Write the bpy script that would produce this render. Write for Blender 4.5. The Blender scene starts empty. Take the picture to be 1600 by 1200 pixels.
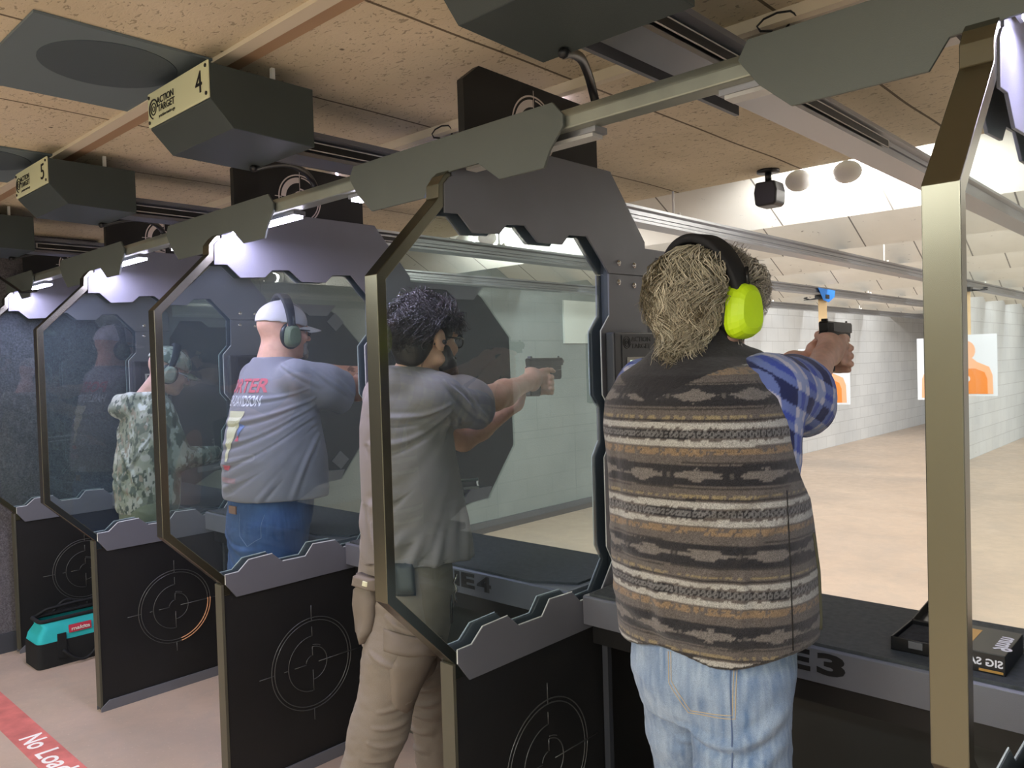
import bpy, bmesh, math, random
import numpy as np
from mathutils import Vector, Matrix
random.seed(7); rng = np.random.default_rng(7)
SC = bpy.context.scene
COL = SC.collection
# ------------------------------------------------------------------ helpers
def lin(c):
    if isinstance(c, str):
        c = tuple(int(c[i:i+2], 16)/255 for i in (0, 2, 4))
    return tuple(x/12.92 if x <= .04045 else ((x+.055)/1.055)**2.4 for x in c)
class NT:
    """tiny node helper"""
    def __init__(s, name):
        s.m = bpy.data.materials.new(name); s.m.use_nodes = True
        s.t = s.m.node_tree; s.t.nodes.clear()
        s.out = s.n('ShaderNodeOutputMaterial')
    def n(s, typ, **kw):
        nd = s.t.nodes.new(typ)
        for k, v in kw.items():
            if k in nd.inputs: nd.inputs[k].default_value = v
            else: setattr(nd, k, v)
        return nd
    def l(s, a, b): s.t.links.new(a, b)
    def bsdf(s, color=(.5, .5, .5), rough=.5, metal=0., spec=.5, **kw):
        b = s.n('ShaderNodeBsdfPrincipled')
        b.inputs['Base Color'].default_value = (*color, 1)
        b.inputs['Roughness'].default_value = rough; b.inputs['Metallic'].default_value = metal
        b.inputs['Specular IOR Level'].default_value = spec
        for k, v in kw.items(): b.inputs[k].default_value = v
        s.l(b.outputs[0], s.out.inputs[0]); s.b = b; return b
    def coord(s, scale=(1, 1, 1), kind='Object'):
        tc = s.n('ShaderNodeTexCoord'); mp = s.n('ShaderNodeMapping'); mp.inputs['Scale'].default_value = scale
        s.l(tc.outputs[kind], mp.inputs[0]); return mp.outputs[0]
    def noise(s, vec, scale, detail=4, rough=.55, dist=0.):
        nd = s.n('ShaderNodeTexNoise'); nd.inputs['Scale'].default_value = scale; nd.inputs['Detail'].default_value = detail
        nd.inputs['Roughness'].default_value = rough; nd.inputs['Distortion'].default_value = dist
        s.l(vec, nd.inputs['Vector']); return nd.outputs['Fac']
    def ramp(s, fac, stops, interp='LINEAR'):
        r = s.n('ShaderNodeValToRGB'); r.color_ramp.interpolation = interp
        e = r.color_ramp.elements
        while len(e) > 1: e.remove(e[-1])
        e[0].position = stops[0][0]; e[0].color = (*stops[0][1], 1)
        for p, c in stops[1:]:
            x = e.new(p); x.color = (*c, 1)
        s.l(fac, r.inputs[0]); return r.outputs[0]
    def math(s, op, a, b=None, clamp=False):
        nd = s.n('ShaderNodeMath', operation=op); nd.use_clamp = clamp
        for i, v in enumerate((a, b)):
            if v is None: continue
            if isinstance(v, (int, float)): nd.inputs[i].default_value = v
            else: s.l(v, nd.inputs[i])
        return nd.outputs[0]
    def mix(s, fac, a, b, blend='MIX'):
        nd = s.n('ShaderNodeMix', data_type='RGBA', blend_type=blend)
        for i, v in ((0, fac), (6, a), (7, b)):
            if isinstance(v, (int, float)): nd.inputs[i].default_value = v
            elif isinstance(v, tuple): nd.inputs[i].default_value = (*v, 1)
            else: s.l(v, nd.inputs[i])
        return nd.outputs[2]
    def bump(s, h, strength=.3, dist=.01):
        b = s.n('ShaderNodeBump'); b.inputs['Strength'].default_value = strength; b.inputs['Distance'].default_value = dist
        s.l(h, b.inputs['Height']); s.l(b.outputs[0], s.b.inputs['Normal'])
def grey(v): v = lin((v, v, v)); return v
def simple(name, c, rough=.5, metal=0., spec=.5, nscale=0, namp=.12, bump=0, bscale=200, **kw):
    k = NT(name); c = lin(c) if isinstance(c, str) else c
    k.bsdf(c, rough, metal, spec, **kw)
    v = k.coord()
    if nscale:
        f = k.noise(v, nscale)
        col = k.ramp(f, [(.3, tuple(x*(1-namp) for x in c)), (.7, tuple(min(1, x*(1+namp)) for x in c))])
        k.l(col, k.b.inputs['Base Color'])
    if bump:
        k.bump(k.noise(v, bscale, 3), bump, .003)
    return k.m
M = {}
M['panel'] = simple('powder_coated_grey', '6d7078', .42, .25, .5, 3, .07, .25, 600)
M['panel_dark'] = simple('dark_ballistic_panel', '42464d', .45, .2, .5, 3, .07, .3, 500)
M['black_panel'] = simple('black_stall_panel', '1d1e1f', .5, 0, .35, 4, .15, .3, 500)
M['black'] = simple('matte_black', '141516', .5)
M['groove'] = simple('engraved_edge', '5a5c5c', .28, .4)
M['box_dark'] = simple('housing_dark_green_grey', '3f4848', .5, .1, .4, 4, .06, .2, 500)
M['cover'] = simple('canopy_cover_grey', '5f6662', .5, .2, .4, 3, .05, .15, 500)
M['beam'] = simple('galvanised_beam', '9aa095', .38, .6, .5, 8, .12)
M['mat'] = simple('rubber_mat', '454a4d', .75, 0, .3, 60, .25, .5, 900)
M['edge_white'] = simple('painted_lit_edge', 'e8f2f2', .25, .3)  # near-white colour for the painted light on plate edges
M['white'] = simple('white_paint', 'eeeeea', .5)
M['emblem'] = simple('cream_emblem', 'd9d0cc', .5)
M['plastic_black'] = simple('black_plastic', '17181a', .35)
M['chrome'] = simple('chrome', 'd0d0d0', .15, 1.)
M['brass'] = simple('brass', 'd8b070', .25, 1.)
def steel():
    k = NT('brushed_steel'); k.bsdf(lin('7a7a6c'), .27, 1.)
    k.bump(k.noise(k.coord((.35, .35, 1.)), 6, 1), .10, .01)
    return k.m
M['steel'] = steel()
def alu():
    k = NT('aluminium_extrusion'); k.bsdf(lin('9fa1a6'), .4, 1.); return k.m
M['alu'] = alu()
def glass():
    k = NT('ballistic_glass')
    fr = k.n('ShaderNodeFresnel'); fr.inputs[0].default_value = 1.5
    geo = k.n('ShaderNodeNewGeometry')
    tr = k.n('ShaderNodeBsdfTransparent'); tr.inputs[0].default_value = (.83, .895, .885, 1)
    gl = k.n('ShaderNodeBsdfGlossy'); gl.inputs[0].default_value = (.95, 1, .98, 1); gl.inputs[1].default_value = .012
    df = k.n('ShaderNodeBsdfDiffuse'); df.inputs[0].default_value = (*lin('b8c8d8'), 1)
    # dusty film, uneven
    f = k.noise(k.coord(), 2.2, 5, .6)
    fd = k.math('MULTIPLY', k.ramp(f, [(.3, (.5,)*3), (.7, (1,)*3)]), 0.028)
    m1 = k.n('ShaderNodeMixShader'); k.l(fd, m1.inputs[0]); k.l(tr.outputs[0], m1.inputs[1]); k.l(df.outputs[0], m1.inputs[2])
    m2 = k.n('ShaderNodeMixShader')
    # interior faces: no second reflection when looking out of the slab
    bf = k.math('SUBTRACT', 1., geo.outputs['Backfacing'])
    ff = fr.outputs[0]; ff = k.math('ADD', k.math('MULTIPLY', ff, 1.35), k.math('MULTIPLY', k.math('MULTIPLY', ff, ff), 5.5))
    k.l(k.math('MULTIPLY', ff, bf, True), m2.inputs[0])
    k.l(m1.outputs[0], m2.inputs[1]); k.l(gl.outputs[0], m2.inputs[2]); k.l(m2.outputs[0], k.out.inputs[0])
    return k.m
M['glass'] = glass()
def emis(name, c, s):
    k = NT(name); e = k.n('ShaderNodeEmission'); e.inputs[0].default_value = (*c, 1); e.inputs[1].default_value = s
    k.l(e.outputs[0], k.out.inputs[0]); return k.m
def floor_mat():
    k = NT('sealed_concrete_floor'); k.bsdf(lin('a88f7c'), .35, 0, .5)
    v = k.coord(); f = k.noise(v, .8, 6, .6, .6); g = k.noise(v, 7, 6, .7, .4); h = k.noise(v, 60, 3)
    c1 = k.ramp(f, [(.3, lin('a59688')), (.5, lin('b4a18f')), (.7, lin('bfab97'))])
    c2 = k.mix(k.ramp(g, [(.45, (0,)*3), (.75, (.5,)*3)]), c1, lin('a59c92'))
    c3 = k.mix(k.ramp(h, [(.62, (0,)*3), (.75, (.35,)*3)]), c2, lin('d6c5b2'))
    k.l(c3, k.b.inputs['Base Color'])
    k.l(k.math('MULTIPLY', k.math('ADD', g, .3), .5), k.b.inputs['Roughness']); k.bump(h, .08, .003); return k.m
def ceil_mat():
    k = NT('ceiling_tiles'); k.bsdf(lin('cfc4aa'), .85, 0, .2)
    v = k.coord()
    sep = k.n('ShaderNodeSeparateXYZ'); k.l(v, sep.inputs[0])
    base = k.ramp(k.noise(v, 2.5, 3), [(.3, lin('cbbfa4')), (.7, lin('d9cdb4'))])
    # worm-like fissures
    wv = k.coord((1, 1.9, 1)); n1 = k.noise(wv, 42, 2.5, .5, 1.2)
    fis = k.ramp(n1, [(.355, (1,)*3), (.385, (0,)*3)])
    c = k.mix(k.math('MULTIPLY', fis, .5), base, lin('5f533f'))
    # scattered pits
    vo = k.n('ShaderNodeTexVoronoi'); vo.inputs['Scale'].default_value = 7; k.l(v, vo.inputs['Vector'])
    c = k.mix(k.ramp(vo.outputs['Distance'], [(.03, (.8,)*3), (.06, (0,)*3)]), c, lin('3a332a'))
    # joints running downrange every 0.635 m
    wob = k.math('MULTIPLY', k.math('SUBTRACT', k.noise(k.coord((.0, 1, .0)), 1.3, 1), .5), .03)
    xx = k.math('ADD', k.math('DIVIDE', k.math('ADD', k.math('ADD', sep.outputs[0], wob), 1.485 - .3175 + 20*.635), .635), 0)
    fr = k.math('ABSOLUTE', k.math('SUBTRACT', k.math('FRACT', xx), .5))
    c = k.mix(k.math('MULTIPLY', k.math('LESS_THAN', fr, .0075), .85), c, lin('4a3c2c'))
    k.l(c, k.b.inputs['Base Color']); k.bump(n1, .35, .004); return k.m
def baffle_mat():
    k = NT('white_baffle_board'); k.bsdf(lin('d9d6cd'), .8, 0, .2)
    v = k.coord(); sep = k.n('ShaderNodeSeparateXYZ'); k.l(v, sep.inputs[0])
    base = k.ramp(k.noise(v, 2, 4), [(.3, lin('d2cfc5')), (.7, lin('e0ddd4'))])
    n1 = k.noise(v, 19, 3, .6, 1.); c = k.mix(k.ramp(n1, [(.27, (.7,)*3), (.31, (0,)*3)]), base, lin('45403a'))
    fr = k.math('ABSOLUTE', k.math('SUBTRACT', k.math('FRACT', k.math('DIVIDE', k.math('ADD', sep.outputs[0], 20.27), .6)), .5))
    c = k.mix(k.math('MULTIPLY', k.math('LESS_THAN', fr, .008), .8), c, lin('4b4742'))
    k.l(c, k.b.inputs['Base Color']); k.bump(n1, .2, .003); return k.m
def foam_mat():
    k = NT('acoustic_wall_coating'); k.bsdf(lin('55565a'), .95, 0, .1)
    v = k.coord(); n1 = k.noise(v, 130, 3, .7); n2 = k.noise(v, 3, 3)
    c = k.ramp(n1, [(.3, lin('454447')), (.5, lin('605e64')), (.72, lin('7c7a80'))])
    k.l(k.mix(k.math('MULTIPLY', n2, .25), c, lin('6a6a66')), k.b.inputs['Base Color']); k.bump(n1, .6, .008); return k.m
def block_mat(name='painted_block_wall', c0='c9cdd0', c1='d8dbdc', marks=.8, bs=.5, bw=.4, rh=.2, mo=.72):
    k = NT(name); k.bsdf(lin(c0), .6, 0, .35)
    v = k.coord(); sep = k.n('ShaderNodeSeparateXYZ'); k.l(v, sep.inputs[0])
    cb = k.n('ShaderNodeCombineXYZ'); k.l(sep.outputs[1], cb.inputs[0]); k.l(sep.outputs[2], cb.inputs[1])
    br = k.n('ShaderNodeTexBrick'); k.l(cb.outputs[0], br.inputs['Vector'])
    br.inputs['Scale'].default_value = 1; br.inputs['Mortar Size'].default_value = .006; br.inputs['Mortar Smooth'].default_value = .6
    br.inputs['Brick Width'].default_value = bw; br.inputs['Row Height'].default_value = rh
    br.inputs['Color1'].default_value = (1,)*4; br.inputs['Color2'].default_value = (.94, .94, .94, 1); br.inputs['Mortar'].default_value = (mo, mo, mo, 1)
    base = k.ramp(k.noise(v, 1.3, 5), [(.3, lin(c0)), (.7, lin(c1))])
    c = k.mix(1., base, br.outputs[0], 'MULTIPLY')
    n1 = k.noise(k.coord((1, 1, 1.8)), 13, 3, .6, .8)
    c = k.mix(k.math('MULTIPLY', k.ramp(n1, [(.255, (1,)*3), (.275, (0,)*3)]), marks), c, lin('4a4a48'))
    k.l(c, k.b.inputs['Base Color'])
    k.bump(k.math('ADD', br.outputs[0], k.math('MULTIPLY', k.noise(v, 60, 3), bs)), .35, .006); return k.m
M['floor'] = floor_mat(); M['ceiling'] = ceil_mat(); M['baffle'] = baffle_mat(); M['foam'] = foam_mat()
M['block'] = block_mat()
M['grey_block'] = block_mat('grey_sprayed_wall', '727a79', '868d8b', .7, 1.6, 1.2, .9, .8)
# ------------------------------------------------------------------ mesh builder
def link(o): COL.objects.link(o); return o
class MB:
    def __init__(s): s.v = []; s.f = []; s.sm = []
    def add(s, vs, fs, smooth=False):
        b = len(s.v); s.v += [tuple(p) for p in vs]; s.f += [tuple(b+i for i in f) for f in fs]; s.sm += [smooth]*len(fs); return s
    def box(s, x0, x1, y0, y1, z0, z1):
        v = [(x, y, z) for x in (x0, x1) for y in (y0, y1) for z in (z0, z1)]
        return s.add(v, [(0, 1, 3, 2), (4, 6, 7, 5), (0, 4, 5, 1), (2, 3, 7, 6), (0, 2, 6, 4), (1, 5, 7, 3)])
    def obox(s, c, ax, ay, az, hx, hy, hz):
        c = Vector(c); ax, ay, az = Vector(ax).normalized(), Vector(ay).normalized(), Vector(az).normalized()
        v = [c+ax*hx*i+ay*hy*j+az*hz*k for i in (-1, 1) for j in (-1, 1) for k in (-1, 1)]
        return s.add(v, [(0, 1, 3, 2), (4, 6, 7, 5), (0, 4, 5, 1), (2, 3, 7, 6), (0, 2, 6, 4), (1, 5, 7, 3)])
    def prism(s, axis, poly, a, b):
        def P(t, p): return {'X': (t, p[0], p[1]), 'Y': (p[0], t, p[1]), 'Z': (p[0], p[1], t)}[axis]
        n = len(poly); v = [P(a, p) for p in poly]+[P(b, p) for p in poly]
        area = sum(poly[i][0]*poly[(i+1) % n][1]-poly[(i+1) % n][0]*poly[i][1] for i in range(n))
        ccw = (area > 0) == (axis != 'Y')
        lo = tuple(range(n)); hi = tuple(range(n, 2*n)); sd = [(i, (i+1) % n, n+(i+1) % n, n+i) for i in range(n)]
        if (a < b) == ccw: lo = lo[::-1]
        else: hi = hi[::-1]; sd = [f[::-1] for f in sd]
        return s.add(v, [lo, hi]+sd)
    def tube(s, path, r, n=8, closed=False, cap=True, smooth=True):
        path = [Vector(p) for p in path]; m = len(path); rs = r if hasattr(r, '__len__') else [r]*m
        t0 = (path[1]-path[0]).normalized(); up = Vector((0, 0, 1)) if abs(t0.z) < .9 else Vector((1, 0, 0))
        nrm = (up-t0*up.dot(t0)).normalized(); vs = []
        for i, p in enumerate(path):
            if closed: t = (path[(i+1) % m]-path[i-1]).normalized()
            else: t = (path[min(i+1, m-1)]-path[max(i-1, 0)]).normalized()
            nrm = (nrm-t*nrm.dot(t)); nrm = nrm.normalized() if nrm.length > 1e-6 else t.orthogonal().normalized()
            b = t.cross(nrm)
            for k in range(n):
                a = 2*math.pi*k/n; vs.append(p+(nrm*math.cos(a)+b*math.sin(a))*rs[i])
        fs = []
        for i in range(m if closed else m-1):
            j = (i+1) % m
            for k in range(n): fs.append((i*n+k, i*n+(k+1) % n, j*n+(k+1) % n, j*n+k))
        if not closed and cap: fs += [tuple(range(n))[::-1], tuple(range((m-1)*n, m*n))]
        return s.add(vs, fs, smooth)
    def cyl(s, a, b, r, n=16, r2=None): return s.tube([a, b], [r, r if r2 is None else r2], n)
    def sphere(s, c, r, n=16, m=10):
        c = Vector(c); r = Vector(r) if hasattr(r, '__len__') else Vector((r, r, r)); vs = []; fs = []
        for i in range(m+1):
            t = math.pi*i/m
            for k in range(n):
                a = 2*math.pi*k/n; vs.append(c+Vector((math.sin(t)*math.cos(a)*r.x, math.sin(t)*math.sin(a)*r.y, math.cos(t)*r.z)))
        for i in range(m):
            for k in range(n): fs.append((i*n+k, (i+1)*n+k, (i+1)*n+(k+1) % n, i*n+(k+1) % n))
        return s.add(vs, fs, True)
    def build(s, name, mat, parent=None, bevel=0, smooth=None):
        me = bpy.data.meshes.new(name)
        off = Vector(parent['_w']) if parent is not None and '_w' in parent else Vector((0, 0, 0))
        me.from_pydata([tuple(Vector(p)-off) for p in s.v], [], s.f)
        me.materials.append(M[mat] if isinstance(mat, str) else mat)
        for p, q in zip(me.polygons, s.sm): p.use_smooth = q if smooth is None else smooth
        me.update()
        o = link(bpy.data.objects.new(name, me))
        if parent is not None: o.parent = parent; o['_w'] = tuple(off)
        if bevel:
            b = o.modifiers.new('bevel', 'BEVEL'); b.width = bevel; b.segments = 2; b.limit_method = 'ANGLE'; b.angle_limit = .6
        return o
def tag(o, label=None, cat=None, group=None, kind=None):
    if label: o['label'] = label
    if cat: o['category'] = cat
    if group: o['group'] = group
    if kind: o['kind'] = kind
    return o
def thing(name, loc, label, cat, group=None):
    o = link(bpy.data.objects.new(name, None)); o.empty_display_size = .1; o.location = loc; o['_w'] = tuple(loc)
    return tag(o, label, cat, group)
def kids(o): return [c for c in bpy.data.objects if c.parent == o]
def copy_tree(o, parent=None):
    c = o.copy(); COL.objects.link(c)
    if parent is not None: c.parent = parent
    for ch in kids(o): copy_tree(ch, c)
    return c
def clone(o, dx=(0, 0, 0), label=None):
    c = copy_tree(o); c.location = Vector(o.location)+Vector(dx)
    if label: c['label'] = label
    return c
def struct(o): o['kind'] = 'structure'; return o
def text(s, size, org, xd, yd, mat, parent, name, ext=.0012, width=None, align='LEFT', bold=0., shear=0.):
    cu = bpy.data.curves.new('t', 'FONT'); cu.body = s; cu.size = size; cu.extrude = ext; cu.offset = bold; cu.shear = shear
    cu.align_x = align; cu.resolution_u = 3
    o = link(bpy.data.objects.new('t', cu)); dg = bpy.context.evaluated_depsgraph_get(); dg.update()
    me = bpy.data.meshes.new_from_object(o.evaluated_get(dg)); bpy.data.objects.remove(o)
    xd, yd = Vector(xd).normalized(), Vector(yd).normalized(); zd = xd.cross(yd)
    vs = [v.co.copy() for v in me.vertices]
    xs = [v.x for v in vs]; k = 1. if width is None else width/(max(xs)-min(xs))
    off = Vector(parent['_w']) if parent is not None and '_w' in parent else Vector((0, 0, 0))
    for v, c in zip(me.vertices, vs): v.co = Vector(org)+xd*c.x*k+yd*c.y+zd*c.z-off
    me.materials.clear(); me.materials.append(M[mat] if isinstance(mat, str) else mat)
    ob = link(bpy.data.objects.new(name, me))
    if parent is not None: ob.parent = parent; ob['_w'] = tuple(off)
    return ob
# ------------------------------------------------------------------ camera
F_PX, YAW, PITCH, ROLL, CAMH = 1242.1, math.radians(42.919), math.radians(1.367), math.radians(-1.714), 1.561
_F = Vector((-math.sin(YAW)*math.cos(PITCH), math.cos(YAW)*math.cos(PITCH), -math.sin(PITCH)))
_R0 = Vector((math.cos(YAW), math.sin(YAW), 0)); _U0 = _R0.cross(_F)
_R = _R0*math.cos(ROLL)+_U0*math.sin(ROLL); _U = -_R0*math.sin(ROLL)+_U0*math.cos(ROLL)
cd = bpy.data.cameras.new('camera'); cd.sensor_width = 36; cd.lens = F_PX/1600*36; cd.clip_start = .05; cd.clip_end = 100
cam = link(bpy.data.objects.new('camera', cd))
cam.matrix_world = Matrix(((_R.x, _U.x, -_F.x, 0), (_R.y, _U.y, -_F.y, 0), (_R.z, _U.z, -_F.z, CAMH), (0, 0, 0, 1)))
SC.camera = cam
vs_ = SC.view_settings; vs_.view_transform = 'Standard'; vs_.look = 'None'; vs_.gamma = 1; vs_.use_curve_mapping = False; vs_.exposure = 0.15
try:
    SC.cycles.use_denoising = True; SC.cycles.denoiser = 'OPENIMAGEDENOISE'
except Exception: pass
SC.cycles.transparent_max_bounces = 24; SC.cycles.max_bounces = 10; SC.cycles.diffuse_bounces = 5; SC.cycles.glossy_bounces = 5
SC.cycles.sample_clamp_indirect = 6
w = bpy.data.worlds.new('world'); w.use_nodes = True; w.node_tree.nodes['Background'].inputs[0].default_value = (.6, .6, .62, 1)
w.node_tree.nodes['Background'].inputs[1].default_value = .05; SC.world = w
# ------------------------------------------------------------------ the setting
XL, XR_, YB, YE, ZC = -5.25, 2.39, -3.2, 19.0, 2.41
W = 1.22
def divx(i): return -1.5165-(i-1)*W        # divider centre planes
def lanex(n): return -.907-(n-3)*W         # lane centres
struct(MB().box(XL, XR_, YB, YE, -.1, 0).build('floor', 'floor'))
struct(MB().box(XL-.1, XR_+.1, YB, 3.57, ZC, ZC+.04).build('ceiling', 'ceiling'))
struct(MB().box(XL-.1, XR_+.1, YB, YE, 3.1, 3.2).build('ceiling_roof_deck', 'baffle'))
struct(MB().box(XL-.1, XL, YB, 2.35, 0, 3.1).build('wall_left_rear', 'foam'))
struct(MB().box(XL-.1, XL, 2.35, 7.6, 0, 3.1).build('wall_left_sprayed', 'grey_block'))
struct(MB().box(XL-.1, XL, 7.6, YE, 0, 3.1).build('wall_left', 'block'))
struct(MB().box(XR_, XR_+.1, YB, YE, 0, 3.1).build('wall_right', 'block'))
struct(MB().box(XL-.1, XR_+.1, YE, YE+.1, 0, 3.1).build('wall_downrange', 'block'))
struct(MB().box(XL-.1, XR_+.1, YB-.1, YB, 0, 3.1).build('wall_rear', simple('rear_wall_beige', 'c4bca8', .7)))
struct(MB().box(XL, XL+.02, YB, 7.0, 0, .11).build('baseboard_left', 'panel_dark'))
# ceiling trims along the firing line
tr_m = simple('cream_trim', 'd6ccb6', .6); tb_m = simple('brown_trim', 'a98c6e', .7)
struct(MB().box(XL, XR_, 1.05, 1.09, ZC-.012, ZC).build('trim_1', tr_m))
struct(MB().box(XL, XR_, 1.09, 1.135, ZC-.006, ZC).build('trim_2', tb_m))
struct(MB().box(XL, XR_, 1.90, 1.93, ZC-.03, ZC).build('trim_3', tr_m))
struct(MB().box(XL, XR_, 1.93, 1.965, ZC-.012, ZC).build('trim_4', tb_m))
struct(MB().box(XL, XR_, -.35, -.31, ZC-.012, ZC).build('trim_5', tr_m))
# sloping baffles downrange
BS = math.tan(math.radians(28))
for i in range(10):
    yl = 4.45+1.35*i; zl = 2.316; ln = .72
    p = [(yl, zl), (yl-ln, zl+BS*ln), (yl-ln+.02, zl+BS*ln+.03), (yl+.03, zl+.01)]
    struct(MB().prism('X', p, XL, XR_).build('ceiling_baffle', 'baffle'))
# red stripe with stencilled words painted on the floor
red = simple('worn_red_paint', 'c4716a', .5, 0, .4, 7, .3)
st = thing('floor_stripe', (-3.2, 1.05, 0), 'worn red warning stripe painted across the floor behind the stalls', 'floor marking')
MB().box(XL, 1.2, .985, 1.115, 0, .0012).build('stripe', red, st)
for k in range(2):
    text('No', .125, (-3.93+2.3*k, 1.012, .0014), (1, 0, 0), (0, 1, 0), 'white', st, 'stencilled_word', .0003, width=.15, bold=.002)
    text('Loading', .125, (-3.72+2.3*k, 1.012, .0014), (1, 0, 0), (0, 1, 0), 'white', st, 'stencilled_word', .0003, width=.42, bold=.002)
# ------------------------------------------------------------------ divider
XRF, XLF = .0235, -.0235    # faces relative to the divider centre
def crosshair(mb, x, cy, cz, s, r):
    """embossed target: double ring, quarter arcs of different radii and four ticks; s scales the outer radius"""
    def arc(R, a0, a1, n=28): mb.tube([(x, cy+R*math.cos(math.radians(a0+(a1-a0)*i/n)), cz+R*math.sin(math.radians(a0+(a1-a0)*i/n))) for i in range(n+1)], r, 6)
    arc(1.0*s, 0, 359, 72); arc(.93*s, 0, 359, 72)
    arc(.6*s, 92, 180); arc(.36*s, 0, 88); arc(.36*s, -90, 0); arc(.6*s, 180, 268); arc(.17*s, 100, 170, 8); arc(.4*s, 60, 88, 6)
    for a, b in (((-1.28, 0), (-.93, 0)), ((-.7, 0), (-.6, 0)), ((-.45, 0), (-.17, 0)), ((.15, 0), (1.28, 0)), ((0, .17), (0, .36)), ((0, .6), (0, .8)), ((0, 1), (0, 1.27)), ((0, -.6), (0, -.15)), ((0, -1), (0, -1.25)), ((0, .93), (0, 1.))):
        mb.tube([(x, cy+a[0]*s, cz+a[1]*s), (x, cy+b[0]*s, cz+b[1]*s)], r, 6)
def make_divider():
    x = divx(1); t = thing('stall_divider', (x, 1.36, 0), 'x', 'stall divider', 'stall dividers along the firing line')
    xr, xl = x+XRF, x+XLF
    # bent steel frame tube
    out = [(1.400, 2.068), (1.376, 2.048), (1.356, 2.022), (1.354, 1.987), (1.153, 1.783), (1.152, 1.007), (1.360, .800), (1.360, .76)]
    inn = [(1.400, 2.030), (1.390, 2.024), (1.381, 2.010), (1.381, 1.976), (1.180, 1.772), (1.179, 1.018), (1.387, .811), (1.387, .76)]
    MB().prism('X', out+inn[::-1], xl, xr).build('steel_frame', 'steel', t, bevel=.0015)
    MB().prism('X', [(1.382, 1.96), (1.174, 1.77), (1.174, 1.016), (1.384, .80), (2.04, .78), (2.10, .9), (2.10, 1.97), (1.45, 2.0)], x-.006, x+.006).build('glass_pane', 'glass', t)
    # lower panel
    MB().box(xl+.004, xr-.004, 1.362, 2.30, 0.0, .81).build('lower_panel', 'black_panel', t)
    m = MB(); m.box(xl, xr, 1.352, 1.362, .02, .80); m.build('end_strip', simple('olive_edge', '4b4a3e', .5), t)
    m = MB(); crosshair(m, xr-.003, 1.72, .41, .18, .0017); m.build('crosshair_emblem', 'groove', t)
    for sx, nm in ((xr, 1), (xl, -1)):
        a, b = (sx-.002, sx+.004) if nm > 0 else (sx-.004, sx+.002)
        up = [(1.374, 2.025), (1.392, 2.044), (1.403, 2.049), (1.403, 2.10), (1.46, 2.165), (2.09, 2.167), (2.277, 1.96), (2.28, 1.847), (2.068, 1.843), (1.96, 1.949), (1.872, 1.944), (1.838, 1.912), (1.729, 1.909), (1.675, 1.951), (1.601, 1.946), (1.57, 1.917), (1.47, 1.91), (1.421, 1.954), (1.372, 1.951)]
        MB().prism('X', up, a, b).build('upper_plate', 'panel', t, bevel=.001)
        cp = [(2.068, 1.841), (2.28, 1.845), (2.28, .749), (2.036, .749), (1.98, .84), (2.05, .93), (2.02, .98), (2.02, 1.261), (2.055, 1.31), (2.055, 1.417), (2.02, 1.459), (2.02, 1.66), (2.065, 1.708)]
        MB().prism('X', cp, a, b).build('column_plate', 'panel', t, bevel=.001)
        tp = [(1.368, .80), (1.368, .835), (1.419, .836), (1.461, .872), (1.558, .876), (1.601, .839), (1.70, .838), (1.735, .879), (1.84, .876), (1.878, .840), (1.979, .842), (2.034, .749), (1.408, .747)]
        tpl = MB().prism('X', tp, a, b).build('trim_plate', 'panel', t, bevel=.001)
        c = (a+b)/2
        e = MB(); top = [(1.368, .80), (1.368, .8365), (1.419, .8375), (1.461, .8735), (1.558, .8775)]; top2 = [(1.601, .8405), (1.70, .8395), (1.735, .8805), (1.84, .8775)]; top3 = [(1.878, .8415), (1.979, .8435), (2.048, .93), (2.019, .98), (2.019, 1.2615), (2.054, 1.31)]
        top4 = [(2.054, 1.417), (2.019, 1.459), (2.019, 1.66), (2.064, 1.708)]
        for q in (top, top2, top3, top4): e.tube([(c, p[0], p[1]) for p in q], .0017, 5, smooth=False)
        e.build('painted_edge_glint', 'edge_white', tpl)  # white lines paint the light caught along the trim and column edges
        bt = [(1.352, 0), (1.352, .018), (1.39, .047), (2.28, .047), (2.28, 0)]
        MB().prism('X', bt, a, b+.002*nm).build('base_trim', 'panel', t, bevel=.001)
    for (by, bz) in ((2.122, 1.879), (2.209, 1.877), (2.119, 1.817), (2.206, 1.811)):
        m = MB(); m.cyl((xr+.003, by, bz), (xr+.007, by, bz), .009, 20); m.cyl((xr+.006, by, bz), (xr+.010, by, bz), .0055, 6); m.build('bolt', 'chrome', t)
    # core of the column between the two plates
    MB().prism('X', [(2.085, 1.95), (2.24, 1.95), (2.27, 1.84), (2.27, .75), (2.085, .75)], x-.0185, x+.0185).build('column_core', 'panel_dark', t)
    # lane logo plate above
    lp = MB().prism('X', [(1.465, 2.15), (1.465, 2.315), (1.525, 2.362), (1.985, 2.355), (2.043, 2.322), (2.043, 2.15)], x-.012, x+.012).build('logo_plate', 'black_panel', t, bevel=.001)
    m = MB(); xf = x+.0135; cy, cz, R = 1.742, 2.235, .095
    def ring(r0, r1, a0, a1, n=24):
        vs = []; fs = []
        for i in range(n+1):
            a = math.radians(a0+(a1-a0)*i/n)
            for rr in (r0, r1): vs.append((xf, cy+rr*math.cos(a), cz+rr*math.sin(a)))
        for i in range(n): fs.append((2*i, 2*i+1, 2*i+3, 2*i+2))
        m.add(vs, [f[::-1] for f in fs])
    ring(.090*R/.095, R, 0, 360, 64); ring(.081, .0855, -85, 85, 40)
    ring(.062, .083, 92, 178); ring(.062, .083, 182, 268); ring(.036, .042, -88, 88); ring(.0, .03, 92, 178); ring(.05, .056, 182, 268)
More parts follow.
